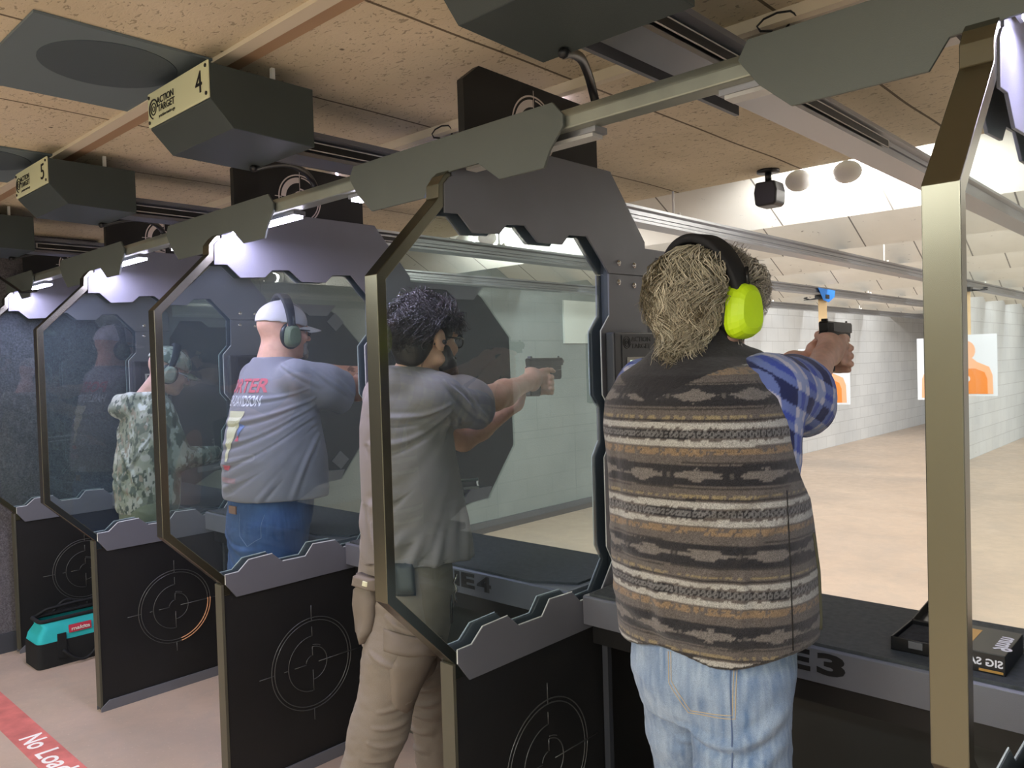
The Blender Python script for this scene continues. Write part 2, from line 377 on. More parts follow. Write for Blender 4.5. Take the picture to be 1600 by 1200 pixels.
    for (ya, yb, za, zb) in ((-.0013, .0013, -.11, .11), (-.11, -.08, -.0013, .0013), (.045, .115, -.0013, .0013)):
        m.add([(xf+.0004, cy+ya, cz+za), (xf+.0004, cy+yb, cz+za), (xf+.0004, cy+yb, cz+zb), (xf+.0004, cy+ya, cz+zb)], [(0, 1, 2, 3)])
    m.build('target_emblem', 'emblem', lp)
    # forward screen beyond the bench
    MB().prism('X', [(2.28, 1.94), (2.67, 1.93), (2.734, 1.89), (2.92, 1.70), (2.93, 1.16), (2.745, .93), (2.56, .90), (2.28, .75)], x-.010, x+.010).build('forward_screen', 'panel_dark', t, bevel=.001)
    for s_ in (1, -1):
        a, b = (x+.010, x+.015) if s_ > 0 else (x-.015, x-.010)
        MB().prism('X', [(2.285, 1.942), (2.735, 1.942), (2.675, 1.879), (2.554, 1.877), (2.50, 1.917), (2.36, 1.917), (2.285, 1.80)], a, b).build('forward_trim', 'panel', t)
        MB().prism('X', [(2.44, .905), (2.735, .918), (2.76, .972), (2.62, .978), (2.58, .945), (2.44, .94)], a, b).build('forward_trim', 'panel', t)
    return t
DL = {0: 'nearest glass stall divider, with the wide steel post at the right of the photo',
      1: 'glass stall divider between the striped vest shooter and the bearded shooter',
      2: 'glass stall divider between the bearded shooter and the shooter in white cap',
      3: 'glass stall divider with an orange arc on its black lower panel',
      4: 'farthest left glass stall divider, beside the dark textured side wall'}
DIV = {1: make_divider()}; DIV[1]['label'] = DL[1]
for i in (0, 2, 3, 4): DIV[i] = clone(DIV[1], (divx(i)-divx(1), 0, 0), DL[i])
# scuffed orange arcs only on the panel of divider 3, mounting patches on its screen
m = MB(); x3 = divx(3)+XRF
for R in (.18, .1674): m.tube([(x3-.0015, 1.72+R*math.cos(math.radians(a)), .41+R*math.sin(math.radians(a))) for a in range(-82, 4, 4)], .0028, 6)
m.build('orange_arc', simple('scuffed_orange', 'c8936a', .5), None).parent = DIV[3]
o = [c for c in kids(DIV[3]) if c.name.startswith('orange')][0]; o.matrix_parent_inverse = Matrix.Translation(-Vector(DIV[3].location))
for i in (3,):
    for (cy, cz) in ((2.733, 1.845), (2.735, 1.03)):
        q = MB(); q.prism('X', [(cy-.06, cz), (cy, cz+.055), (cy+.06, cz), (cy, cz-.055)], divx(i)+.010, divx(i)+.013); q = q.build('mounting_patch', 'panel', None)
        q.parent = DIV[i]; q.matrix_parent_inverse = Matrix.Translation(-Vector(DIV[i].location))
# ------------------------------------------------------------------ control boxes on the columns
def make_ctrl():
    x = divx(1)+XRF+.004; x += .001; t = thing('lane_control_box', (x, 2.15, 1.42), 'x', 'control box', 'control boxes on the stall columns')
    MB().prism('X', [(2.035, 1.43), (2.035, 1.655), (2.27, 1.655), (2.27, 1.43)], x, x+.035).build('housing', simple('control_housing', '3a3d42', .45), t, bevel=.006)
    MB().box(x+.035, x+.0375, 2.075, 2.262, 1.445, 1.645).build('face_plate', simple('control_face', '303338', .4), t)
    text('ACTION', .022, (x+.038, 2.125, 1.625), (0, 1, 0), (0, 0, 1), 'black', t, 'maker_name', .0004, width=.11)
    text('TARGET', .022, (x+.038, 2.125, 1.603), (0, 1, 0), (0, 0, 1), 'black', t, 'maker_name', .0004, width=.11)
    m = MB()
    for R in (.019, .012, .005): m.tube([(x+.038, 2.1+R*math.cos(a*math.pi/12), 1.622+R*math.sin(a*math.pi/12)) for a in range(24)], .0014, 5, True)
    m.build('crosshair_mark', 'black', t)
    fr = MB().box(x+.037, x+.041, 2.10, 2.225, 1.49, 1.575).build('screen_bezel', simple('bezel_grey', 'a8a8a2', .4), t, bevel=.001)
    MB().box(x+.0405, x+.042, 2.112, 2.213, 1.50, 1.565).build('screen', emis('control_screen', lin('d8f2d0'), 1.3), fr)
    return t
ct = make_ctrl(); ct['label'] = 'control box with lit screen, on the column in front of the striped vest shooter'
CB = {1: ct}
for i, l in ((0, 'dark control box on the column right of the lane three bench, beside the near post'), (2, 'dark control box on the column behind the bearded shooter\'s head'), (3, 'dark control box on the column behind the shooter with white cap'), (4, 'dark control box on the last column by the left side wall')):
    if i:
        cc = clone(ct, (divx(i)-divx(1), 0, 0), l)
        for b_ in kids(cc):
            for s_ in kids(b_): s_.data = s_.data.copy(); s_.data.materials[0] = M['black']
# ------------------------------------------------------------------ canopy beam, covers, lamps
bm_ = thing('canopy_beam', (-2.7, 1.42, 2.1), 'long grey metal beam running above all the stalls, carrying hexagonal cover plates', 'beam')
MB().prism('X', [(1.405, 2.085), (1.405, 2.115), (1.42, 2.135), (1.455, 2.135), (1.455, 2.085)], divx(4)-.06, 1.0).build('beam_rail', 'beam', bm_, bevel=.004)
for i in range(5):
    x = divx(i)
    hw, hl = .40, .365
    pr = [(-hw+.02, 2.148), (-hw, 2.115), (-hw+.04, 2.06), (-hw+.10, 2.007), (-.075, 2.007), (-.045, 2.052), (.045, 2.058), (.13, 2.058), (.20, 2.007), (hw-.06, 2.007), (hw-.04, 2.045), (hw, 2.09), (hw, 2.115), (hw-.03, 2.148)]
    MB().prism('Y', [(x+a, b) for a, b in pr], 1.392, 1.399).build('cover_plate', 'cover', bm_, bevel=.001)
LED = emis('violet_white_led', (.80, .74, 1.), 30)
LED_C = (.72, .66, 1.)
off_m = simple('unlit_lens', 'b8bab8', .3)
def make_lamp(x0, x1, lit, label):
    t = thing('canopy_lamp', ((x0+x1)/2, 1.45, 2.06), label, 'lamp', 'strip lamps under the canopy beam')
    MB().box(x0, x1, 1.43, 1.475, 2.072, 2.086).build('lamp_housing', 'alu', t)
    MB().box(x0+.01, x1-.01, 1.434, 1.471, 2.064, 2.0725).build('lamp_lens', LED if lit else off_m, t)
    if lit:
        ld = bpy.data.lights.new('strip_light', 'AREA'); ld.shape = 'RECTANGLE'; ld.size = (x1-x0)*.95; ld.size_y = .04; ld.energy = 5.0; ld.color = LED_C
        lo = link(bpy.data.objects.new('strip_light', ld)); lo.location = ((x0+x1)/2, 1.4525, 2.063); 
    return t
nm = {0: 'lane two', 1: 'lane three', 2: 'lane four', 3: 'lane five', 4: 'lane six'}
for i in range(5):
    x = divx(i)
    lit_r = i != 1
    make_lamp(x+.035, x+.46, lit_r, ['glowing strip lamp right of the near steel post, at the top right corner', 'unlit strip lamp under the beam above the striped vest shooter', 'glowing strip lamp beside the divider behind the bearded shooter', 'glowing strip lamp beside the divider behind the white cap shooter', 'glowing strip lamp beside the far left divider'][i])
    if i < 4:
        make_lamp(x-.46, x-.035, i != 0, ['unlit strip lamp left of the near steel post under the beam', 'glowing strip lamp just left of the divider behind the vest shooter', 'glowing strip lamp left of the second divider, over the white cap shooter', 'glowing strip lamp left of the third divider, over the camouflage shooter'][i])
# ceiling light strip behind the trim
def ceil_strip(x0, x1, lit, label):
    t = thing('ceiling_strip_light', ((x0+x1)/2, 1.98, 2.37), label, 'ceiling light', 'slim ceiling strip lights')
    MB().box(x0, x1, 1.966, 1.985, ZC-.035, ZC).build('strip_housing', 'white', t)
    MB().box(x0+.02, x1, 1.986, 1.999, ZC-.03, ZC-.012).build('strip_tube', emis('strip_tube_lit', (.82, .72, 1.), 14) if lit else off_m, t)
for n, lit in ((3, 0), (4, 1), (5, 1), (6, 1)):
    x = lanex(n); ceil_strip(x-.42+.1, x+.52, lit, {3: 'unlit slim ceiling strip behind the rail of lane three', 4: 'glowing slim ceiling strip to the left of the topmost black logo plate', 5: 'glowing slim ceiling strip beside the lane five logo plate', 6: 'glowing slim ceiling strip near the left wall'}[n])
# ------------------------------------------------------------------ motor housings, rails, cables
def make_motor(n):
    x = lanex(n)-.0; x = lanex(4)+.007 if n == 4 else lanex(n)
    t = thing('carrier_motor_housing', (x, .985, 2.2), 'x', 'motor housing', 'target carrier housings under the ceiling')
    MB().prism('X', [(.99, 2.357), (.99, 2.262), (1.05, 2.20), (1.295, 2.194), (1.295, 2.357)], x-.18, x+.18).build('housing', 'box_dark', t, bevel=.002)
    for dx in (-.1, .12): MB().box(x+dx-.006, x+dx+.006, 1.20, 1.21, 2.357, ZC).build('hanger_tab', 'white', t)
    if n >= 3:
        pl = MB().box(x-.181, x+.181, .984, .989, 2.266, 2.362).build('sign_plate', simple('cream_sign', 'd4d8b4', .45), t, bevel=.002)
        text(str(n), .080, (x+.112, .983, 2.288), (1, 0, 0), (0, 0, 1), 'black', pl, 'lane_number', .0006, width=.036)
        text('ACTION', .026, (x-.12, .983, 2.320), (1, 0, 0), (0, 0, 1), 'black', pl, 'maker_name', .0005, width=.105, bold=.0003)
        text('TARGET', .026, (x-.115, .983, 2.298), (1, 0, 0), (0, 0, 1), 'black', pl, 'maker_name', .0005, width=.105, bold=.0003)
        text('precision touch-n-go', .013, (x-.11, .983, 2.281), (1, 0, 0), (0, 0, 1), 'black', pl, 'small_print', .0004, width=.1)
        m = MB(); cx, cz = x-.142, 2.312
        for R, w_ in ((.026, .0022), (.016, .0018), (.007, .0012)): m.tube([(cx+R*math.cos(a*math.pi/16), .9832, cz+R*math.sin(a*math.pi/16)) for a in range(32 if R < .02 else 24)], w_, 5, R < .02)
        m.build('crosshair_mark', 'black', pl)
        for sx in (-.17, .17):
            for z in (2.279, 2.349): MB().cyl((x+sx, .9838, z), (x+sx, .9815, z), .005, 12).build('screw', 'black', pl)
    return t
ML = {3: 'dark motor housing cut by the top edge, directly above the striped vest shooter', 4: 'dark motor housing whose cream plate reads 4', 5: 'dark motor housing with faint cream plate, second from the left', 6: 'dark motor housing with cream plate at the left edge of the photo'}
for n in (3, 4, 5, 6): make_motor(n)['label'] = ML[n]
def make_rail(n):
    x = lanex(n); t = thing('carrier_rail', (x, 1.3, 2.2), 'x', 'rail', 'target carrier rails running downrange')
    zb, zt = 2.207, 2.283
    pr = [(-.05, zb), (-.05, zb+.012), (-.035, zb+.02), (-.035, zt-.02), (-.05, zt-.012), (-.05, zt), (.05, zt), (.05, zt-.012), (.035, zt-.02), (.035, zt-.034), (.041, zt-.036), (.041, zb+.036), (.035, zb+.034), (.035, zb+.02), (.05, zb+.012), (.05, zb)]
    MB().prism('Y', [(x+a, b) for a, b in pr], 1.30, YE-.2).build('extrusion', 'alu', t)
    m = MB(); m.box(x-.13, x+.075, 1.30, 2.05, zt-.02, zt-.006); m.box(x-.13, x-.118, 1.30, 2.05, zb+.02, zt-.006); m.build('rear_channel', 'panel', t)
    sl = MB(); 
    for (ya, yb, za, zb_) in ((1.34, 2.75, .0545, .057), (1.34, 2.75, .031, .0335), (1.34, 1.345, .031, .057), (2.745, 2.75, .031, .057)): sl.box(x+.05, x+.052, ya, yb, zb+za-.01, zb+zb_-.01)
    sl.build('slot_edge', simple('slot_white', 'd8d6d2', .4), t)
    MB().box(x+.049, x+.0505, 1.345, 2.745, zb+.0235, zb+.045).build('slot', 'black', t)
    for y in (3.52, 6.67, 9.9, 13.1):
        i = max(0, math.ceil((y-4.45)/1.35)); zt2 = 2.316+BS*max(0, 4.45+1.35*i-y) if y > 3.6 else ZC
        q = MB(); q.cyl((x, y, zt), (x, y, min(zt2, 2.75)), .006, 8); q.box(x-.03, x+.03, y-.03, y+.03, zt, zt+.008); q.cyl((x+.02, y+.02, zt), (x+.02, y+.02, zt+.02), .008, 8); q.build('hanger_rod', 'white', t)
    m = MB(); m.box(x+.02, x+.10, 1.93, 1.99, zt+.03, zt+.085); m.build('junction_box', simple('junction_cream', 'c8c2b2', .5), t, bevel=.004)
    m = MB(); m.tube([(x+.06+.035*math.sin(a*.5), 1.94-.05+.05*math.cos(a*.5), zt+.085+.012*a) if a < 3 else (x+.06+.05*math.cos((a-3)*.75), 1.90, zt+.10+.02*math.sin((a-3)*.75)) for a in range(10)], .003, 6)
    m.build('wire_loop', 'plastic_black', t)
    return t
RL = {1: 'aluminium rail of the first lane by the right wall', 2: 'aluminium rail of the second lane', 3: 'nearest aluminium rail, passing behind the top of the near steel post', 4: 'second aluminium rail, crossing the photo above the shooter\'s yellow ear muff', 5: 'third aluminium rail, with the blue tagged hanger clipped on it', 6: 'farthest aluminium rail beside the left wall'}
for n in range(1, 7): make_rail(n)['label'] = RL[n]
for n in (3, 4, 5, 6):
    x = lanex(n); m = MB()
    pts = [(x-.10, 1.262, 2.183), (x-.14, 1.34, 2.215), (x-.19, 1.44, 2.243), (x-.24, 1.53, 2.245), (x-.265, 1.58, 2.225), (x-.27, 1.60, 2.19), (x-.27, 1.60, 2.15), (x-.28, 1.55, 2.135)]
    # smooth the cable
    P = [Vector(p) for p in pts]; q = []
    for i in range(len(P)-1):
        p0, p1, p2, p3 = P[max(i-1, 0)], P[i], P[i+1], P[min(i+2, len(P)-1)]
        for s in range(5):
            u = s/5; q.append(.5*((2*p1)+(p2-p0)*u+(2*p0-5*p1+4*p2-p3)*u*u+(3*p1-p0-3*p2+p3)*u**3))
    q.append(P[-1]); m.tube(q, .011, 8)
    tag(m.build('power_cable', 'plastic_black'), {3: 'thick black cable hanging from the topmost motor housing', 4: 'black cable from the housing numbered 4 to the logo plate', 5: 'black cable from the second housing from the left', 6: 'black cable from the leftmost motor housing'}[n], 'cable', 'cables below the motor housings')
tag(MB().tube([(-5.2, 1.2, 2.25), (-5.0, 1.3, 2.12), (-4.85, 1.36, 2.03), (-4.7, 1.385, 2.03)], .008, 8).build('power_cable', 'plastic_black'), 'thin black cable sagging across the upper left corner by the wall', 'cable')
# ceiling vents
def vent(x0, x1, y0, y1, label):
    t = thing('ceiling_vent', ((x0+x1)/2, (y0+y1)/2, ZC), label, 'vent', 'dark square vents in the ceiling')
    MB().box(x0, x1, y0, y1, ZC-.008, ZC-.001).build('vent_panel', simple('slate_panel', '66747a', .6), t)
    n = 40; cx, cy, r = (x0+x1)/2+.07, (y0+y1)/2+.03, .17
    m = MB(); vs = [(cx+r*math.cos(2*math.pi*k/n), cy+r*math.sin(2*math.pi*k/n)) for k in range(n)]; m.prism('Z', vs, ZC-.0095, ZC-.008); m.build('grille', simple('slate_dark', '515d64', .7, 0, .3, 0, 0, .6, 900), t)
vent(-2.61, -2.04, .62, 1.05, 'slate blue ceiling vent above and left of the housing numbered 4')
vent(-3.88, -3.31, .62, 1.05, 'slate blue ceiling vent at the left edge beside the second housing')
# ------------------------------------------------------------------ benches
def make_bench(n):
    xc = (divx(n-3)+divx(n-2))/2; x0, x1 = xc-W/2+.03, xc+W/2-.03
    t = thing('shooting_bench', (xc, 1.9, 0), 'x', 'bench', 'shooting benches between the stall dividers')
    MB().prism('X', [(1.885, .77), (1.885, .852), (1.89, .857), (2.30, .857), (2.30, .77)], x0, x1).build('bench_top', 'panel', t, bevel=.001)
    MB().prism('Z', [(x0+.02, 1.893), (x1-.16, 1.893), (x1-.02, 1.965), (x1-.02, 2.30), (x0+.02, 2.30)] if n != 3 else [(x0+.02, 1.893), (x1-.02, 1.893), (x1-.02, 2.30), (x0+.02, 2.30)], .857, .865).build('rubber_mat', 'mat', t)
    MB().box(x0, x1, 2.24, 2.28, 0, .77).build('kick_panel', simple('kick_dark', '2c2f2e', .5), t)
    MB().prism('X', [(1.93, .70), (1.93, .77), (2.24, .77), (2.24, .66)], x0, x1).build('under_shelf', 'black', t)
    MB().box(x0, x1, 2.14, 2.24, 0, .10).build('foot_ledge', simple('ledge_grey', '4d504a', .4), t)
    for xx in (x0+.004, x1-.024): MB().box(xx, xx+.02, 1.97, 1.99, 0, .77).build('leg', 'panel_dark', t)
    text('LANE', .068, ({3: xc-.222, 4: xc-.168}.get(n, xc-.2), 1.8845, .797), (1, 0, 0), (0, 0, 1), 'black', t, 'lane_word', .0006, width=.335, bold=.003)
    text('%d' % n, .068, ({3: xc+.130, 4: xc+.186}.get(n, xc+.155), 1.8845, .797), (1, 0, 0), (0, 0, 1), 'black', t, 'lane_number', .0006, width=.068, bold=.003)
    return t
BL = {2: 'steel bench with black mat right of the near post, holding the ammunition box', 3: 'steel bench marked LANE 3, in front of the striped vest shooter', 4: 'steel bench marked LANE 4, in front of the bearded shooter', 5: 'steel bench with dark mat in front of the shooter with white cap', 6: 'steel bench with dark mat in front of the camouflage shooter'}
for n in BL: make_bench(n)['label'] = BL[n]
# ------------------------------------------------------------------ targets
def make_target(n, y, w_, h_, zt, strip, label):
    x = lanex(n); t = thing('paper_target', (x, y, zt), label, 'target', 'paper silhouette targets')
    paper = simple('target_paper', 'c6cbd0', .8); orange = simple('target_orange', 'd07c34', .8)
    MB().box(x-w_/2, x+w_/2, y, y+.003, zt-h_, zt).build('paper', paper, t)
    cz = zt-h_; k = w_/.5; hh = h_
    def out(sc, dy):
        pts = []
        hw = .215*k*sc; 
        pts += [(x-hw, cz+.02), (x+hw, cz+.02), (x+hw*.98, cz+.34*hh), (x+hw*.86, cz+.47*hh), (x+.09*k*sc, cz+.55*hh)]
        for a in range(-50, 231, 20): pts.append((x+.075*k*sc*math.cos(math.radians(a)), cz+.74*hh+.16*hh*math.sin(math.radians(a))))
        pts += [(x-.09*k*sc, cz+.55*hh), (x-hw*.86, cz+.47*hh), (x-hw*.98, cz+.34*hh)]
        return pts
    m = MB(); p = out(1., 0); m.prism('Y', p, y-.0016, y-.0006); m.build('silhouette', simple('pale_orange', 'd6a078', .8), t)
    m = MB(); m.prism('Y', [(x+(a-x)*.80, cz+.02+(b-cz-.02)*.80) for a, b in p if b < cz+.56*hh], y-.0028, y-.0018); m.build('centre_mass', orange, t)
    m = MB(); m.prism('Y', [(x+.03*k*math.cos(a*.5236), cz+.28*hh+.035*math.sin(a*.5236)) for a in range(12)], y-.0038, y-.0029); m.build('scoring_ring', paper, t)
    text('TARGET', .02, (x+w_/2-.15, y-.001, zt-.05), (1, 0, 0), (0, 0, 1), simple('pale_red', 'd89080', .8), t, 'printed_words', .0003)
    # cardboard strip, clip and trolley
    st_ = MB().box(x-.045+strip, x+.045+strip, y+.004, y+.010, zt-.12, 2.17).build('cardboard_strip', simple('cardboard', 'c9ae84', .8), t)
    MB().prism('X', [(y-.24, 2.272), (y+.22, 2.262), (y+.2, 2.19), (y+.04, 2.13), (y-.1, 2.145)], x+.0525, x+.0555).build('blue_tape', simple('blue_tape', '2f7fd8', .6), t)
    m = MB(); m.box(x-.06, x+.06, y-.05, y+.05, 2.165, 2.2068); m.tube([(x-.16, y, 2.195), (x-.2, y, 2.19), (x-.13, y, 2.17), (x-.06, y, 2.18)], .006, 6); m.tube([(x-.2, y, 2.17), (x, y, 2.17)], .005, 6); m.build('carrier_clip', 'plastic_black', t)
    return t
make_target(5, 8.5, .55, .60, 1.64, 0, 'orange silhouette target hanging under the blue tape, partly behind the older shooter\'s hands')
make_target(1, 9.05, .55, .62, 1.73, .0, 'orange silhouette target mirrored in the glass to the right of the near steel post')
make_target(4, 8.44, .55, .60, 1.70, .0, 'orange silhouette target seen behind the near steel post')
tag(MB().box(XL, XL+.02, 6.45, 7.35, 1.77, 2.22).build('pale_wall_rectangle', simple('pale_rectangle', 'c8ccc6', .7)), 'pale board on the far side wall, above the bearded shooter\'s pistol', 'board')  # flat rectangle, paler than the wall around it
# red marks on the wall
for (y, a, b) in ((10.9, 1.35, 1.6), (12.4, 1.3, 1.62)):
    tag(MB().box(XL, XL+.003, y, y+.06, a, b).build('wall_mark', simple('faded_red', 'c8806a', .7)), 'short faded red vertical mark painted on the white side wall, %s of two' % ('left' if y < 11 else 'right'), 'wall marking')
# ------------------------------------------------------------------ bulbs and camera at the ceiling edge
BULB = emis('hot_white_bulb', (1, .97, .95), 60)
for j, (bx, lab) in enumerate(((-1.42, 'pair of blazing round flood bulbs at the ceiling edge, right of the black camera'), (-3.67, 'pair of flood bulbs at the ceiling edge seen through the bearded shooter\'s glass'), (.85, 'pair of flood bulbs at the ceiling edge over the second lane'))):
    t = thing('flood_lamp', (bx, 3.63, 2.42), lab, 'flood lamp', 'twin flood lamps at the ceiling edge')
    MB().box(bx-.15, bx+.15, 3.58, 3.68, 2.43, 2.46).build('lamp_base', 'white', t)
    for s in (-.11, .11):
        MB().sphere((bx+s, 3.64, 2.375), (.062, .062, .05)).build('bulb', 'white', t)
        MB().cyl((bx+s, 3.66, 2.38), (bx+s, 3.70, 2.365), .045, 16).build('bulb_face', BULB, t)
        ld = bpy.data.lights.new('bulb_light', 'SPOT'); ld.energy = 60; ld.spot_size = 2.6; ld.spot_blend = .6; ld.shadow_soft_size = .04; ld.color = (1, .98, .96)
        lo = link(bpy.data.objects.new('bulb_light', ld)); lo.location = (bx+s, 3.74, 2.37); lo.rotation_euler = (math.radians(68), 0, 0)
t = thing('security_camera', (-1.60, 3.47, ZC), 'small black camera hanging from the ceiling edge', 'camera')
MB().cyl((-1.60, 3.47, ZC), (-1.60, 3.47, ZC-.012), .05, 20).build('mount', 'plastic_black', t)
MB().cyl((-1.60, 3.47, ZC-.01), (-1.60, 3.47, ZC-.05), .015, 12).build('stem', 'plastic_black', t)
MB().prism('Y', [(-1.645, ZC-.055), (-1.555, ZC-.055), (-1.545, ZC-.10), (-1.55, ZC-.155), (-1.565, ZC-.165), (-1.635, ZC-.165), (-1.65, ZC-.155), (-1.655, ZC-.10)], 3.43, 3.53).build('camera_body', simple('camera_body', '2a2b2e', .35), t, bevel=.008)
m = MB(); m.box(-3.2, -3.1, 5.0, 5.1, 2.13, 2.205)
# ------------------------------------------------------------------ gun case, ammo box, casings
t = thing('pistol_case', (-.56, 2.03, .865), 'open black plastic pistol case on the bench behind the near post', 'case')
def tray(x0, x1, y0, y1, z0, z1, th=.004):
    m = MB(); m.box(x0, x1, y0, y1, z0, z0+th)
    m.box(x0, x0+th, y0, y1, z0, z1); m.box(x1-th, x1, y0, y1, z0, z1); m.box(x0, x1, y0, y0+th, z0, z1); m.box(x0, x1, y1-th, y1, z0, z1); return m
tray(-.625, -.40, 1.955, 2.11, .865, .897).build('case_base', 'plastic_black', t, bevel=.002)
MB().box(-.618, -.407, 1.962, 2.103, .869, .888).build('foam_liner', simple('foam_charcoal', '2e3035', .9, 0, .2, 40, .4, .8, 120), t)
q = tray(-.625, -.40, -.0, .155, 0, .025); a = math.radians(100)
q.v = [(x, 2.115+y*math.cos(a)-z*math.sin(a)*-1*0-z*.98*0+z*math.sin(a)*-0, .897+y*math.sin(a)*.55+z*.0) if False else (x, 2.115+y*math.cos(math.radians(6))-z*math.sin(math.radians(6)), .872+y*math.sin(math.radians(6))+z*math.cos(math.radians(6))) for x, y, z in q.v]
q.build('case_lid', 'plastic_black', t, bevel=.002)
for xx in (-.585, -.46): MB().box(xx, xx+.03, 1.951, 1.956, .878, .894).build('latch', simple('latch_grey', '6a6c70', .3), t)
ax0, ax1, ay0, ay1 = -.195, -.075, 1.93, 2.11
t = thing('ammunition_box', ((ax0+ax1)/2, 2.0, .865), 'black ammunition carton with white and gold lettering, mirrored in the glass beside the near post', 'ammunition box')
MB().box(ax0, ax1, ay0, ay1, .865, .910).build('carton', simple('carton_black', '1c1d20', .35), t, bevel=.0015)
wt = simple('carton_white', 'e6e6ee', .5); gd = simple('carton_gold', 'c79a50', .4, .3)
text('SIG SAUER', .022, (ax0+.004, ay0-.0006, .882), (1, 0, 0), (0, 0, 1), wt, t, 'brand_lettering', .0004, width=.11, bold=.0005)
MB().box(ax0+.004, ax0+.05, ay0-.0012, ay0-.0002, .869, .874).build('gold_band', gd, t)
text('9mm', .05, (ax0+.03, ay0+.03, .9106), (0, 1, 0), (-1, 0, 0), wt, t, 'calibre_lettering', .0003, width=.10, bold=.001)
MB().box(ax0+.075, ax0+.10, ay0+.04, ay0+.15, .9102, .9108).build('gold_band', gd, t)
cas = None
cm = MB(); cm.cyl((0, 0, .0048), (.019, 0, .0048), .0048, 10); cm.cyl((-.001, 0, .0048), (.001, 0, .0048), .0052, 10)
spots = []
for k in range(34):
    if k < 26: x, y, z = random.uniform(-2.6, 1.0), random.uniform(2.5, 4.6), 0
    elif k < 30: x, y, z = random.uniform(-4.2, -3.0), random.uniform(1.95, 2.2), .865
    else: x, y, z = random.uniform(-3.4, -1.9), random.uniform(.3, 1.7), 0
    spots.append((x, y, z))
for k, (x, y, z) in enumerate(spots):
    if cas is None: cas = cm.build('spent_casing', 'brass'); o = cas; tag(o, None, 'casing', 'spent brass casings scattered about')
    else: o = cas.copy(); COL.objects.link(o)
    o.location = (x, y, z); o.rotation_euler = (0, 0, random.uniform(0, 6.28))
    o['label'] = 'tiny spent brass casing lying on the range floor or bench'
# ------------------------------------------------------------------ tool bag
t = thing('tool_bag', (-4.76, 1.6, 0), 'teal and black open tool bag on the floor beside the left wall', 'bag')
bx0, bx1, by0, by1 = -4.985, -4.755, 1.33, 1.80
bk = simple('bag_black_canvas', '1e2022', .8, 0, .3, 0, 0, .6, 500); tl = simple('bag_teal_canvas', '2bb0b4', .7, 0, .3, 6, .12, .5, 500)
def loft(sections, closed_top=True):
    m = MB(); n = len(sections[0]); vs = [p for s in sections for p in s]
    fs = [(i*n+k, i*n+(k+1) % n, (i+1)*n+(k+1) % n, (i+1)*n+k) for i in range(len(sections)-1) for k in range(n)]
    m.add(vs, fs, True); m.add(sections[0], [tuple(range(n))[::-1]])
    if closed_top: m.add(sections[-1], [tuple(range(n))])
    return m
def rr(x0, x1, y0, y1, z, r, n=5, wav=0.):
    out = []
    for cx, cy, a0 in ((x1-r, y1-r, 0), (x0+r, y1-r, 90), (x0+r, y0+r, 180), (x1-r, y0+r, 270)):
        for k in range(n+1):
            a = math.radians(a0+90*k/n); out.append((cx+r*math.cos(a), cy+r*math.sin(a), z+wav*math.sin(7*(cy+r*math.sin(a))*3)))
    return out
loft([rr(bx0, bx1, by0, by1, z, .03) for z in (0, .005, .10, .135)]).build('base', bk, t, bevel=.002)
loft([rr(bx0+.003, bx1-.003, by0+.003, by1-.003, .13, .03), rr(bx0+.012, bx1-.010, by0+.012, by1-.01, .17, .03, wav=.003), rr(bx0+.03, bx1-.02, by0+.04, by1-.035, .215, .025, wav=.004), rr(bx0+.045, bx1-.045, by0+.03, by1-.03, .243, .02, wav=.005)], False).build('upper_fabric', tl, t)
m = MB(); m.tube([Vector(p) for p in rr(bx0+.045, bx1-.045, by0+.03, by1-.03, .247, .02, wav=.005)], .011, 8, True); m.build('zip_rim', bk, t)
m = MB(); m.tube([(bx0+.05, by0+.05, .25), (bx0+.055, by0+.1, .275), (bx0+.06, 1.58, .285), (bx0+.055, by1-.1, .28), (bx0+.05, by1-.05, .255)], .008, 8); m.build('open_flap', bk, t)
for sx, nm2 in ((bx1+.004, 1), (bx0-.004, -1)):
    m = MB()
    for yy in (1.45, 1.645): m.box(sx-.003, sx+.003, yy-.022, yy+.022, .04, .175)
    hp = []
    for k in range(13):
        u = k/12; yy = 1.45+.195*u; dz = math.sin(u*math.pi)
        hp.append((sx+.012+.018*dz, yy, (.085-.07*dz) if nm2 > 0 else (.20+.10*dz)))
    m.tube(hp, .0075, 8); m.build('handle', bk, t)
text('makita', .030, (bx1+.0005, 1.50, .176), (0, 1, 0), (.25, 0, 1), 'white', t, 'brand_lettering', .001, width=.095, bold=.0006)
lb = MB(); lb.add([(bx1-.002, 1.49, .165), (bx1-.002, 1.605, .165), (bx1-.008, 1.605, .206), (bx1-.008, 1.49, .206)], [(0, 1, 2, 3)]); lb.add([(bx1-.006, 1.49, .165), (bx1-.006, 1.605, .165), (bx1-.012, 1.605, .206), (bx1-.012, 1.49, .206)], [(3, 2, 1, 0)]); lb.build('red_badge', simple('badge_red', 'b8344a', .6), t)
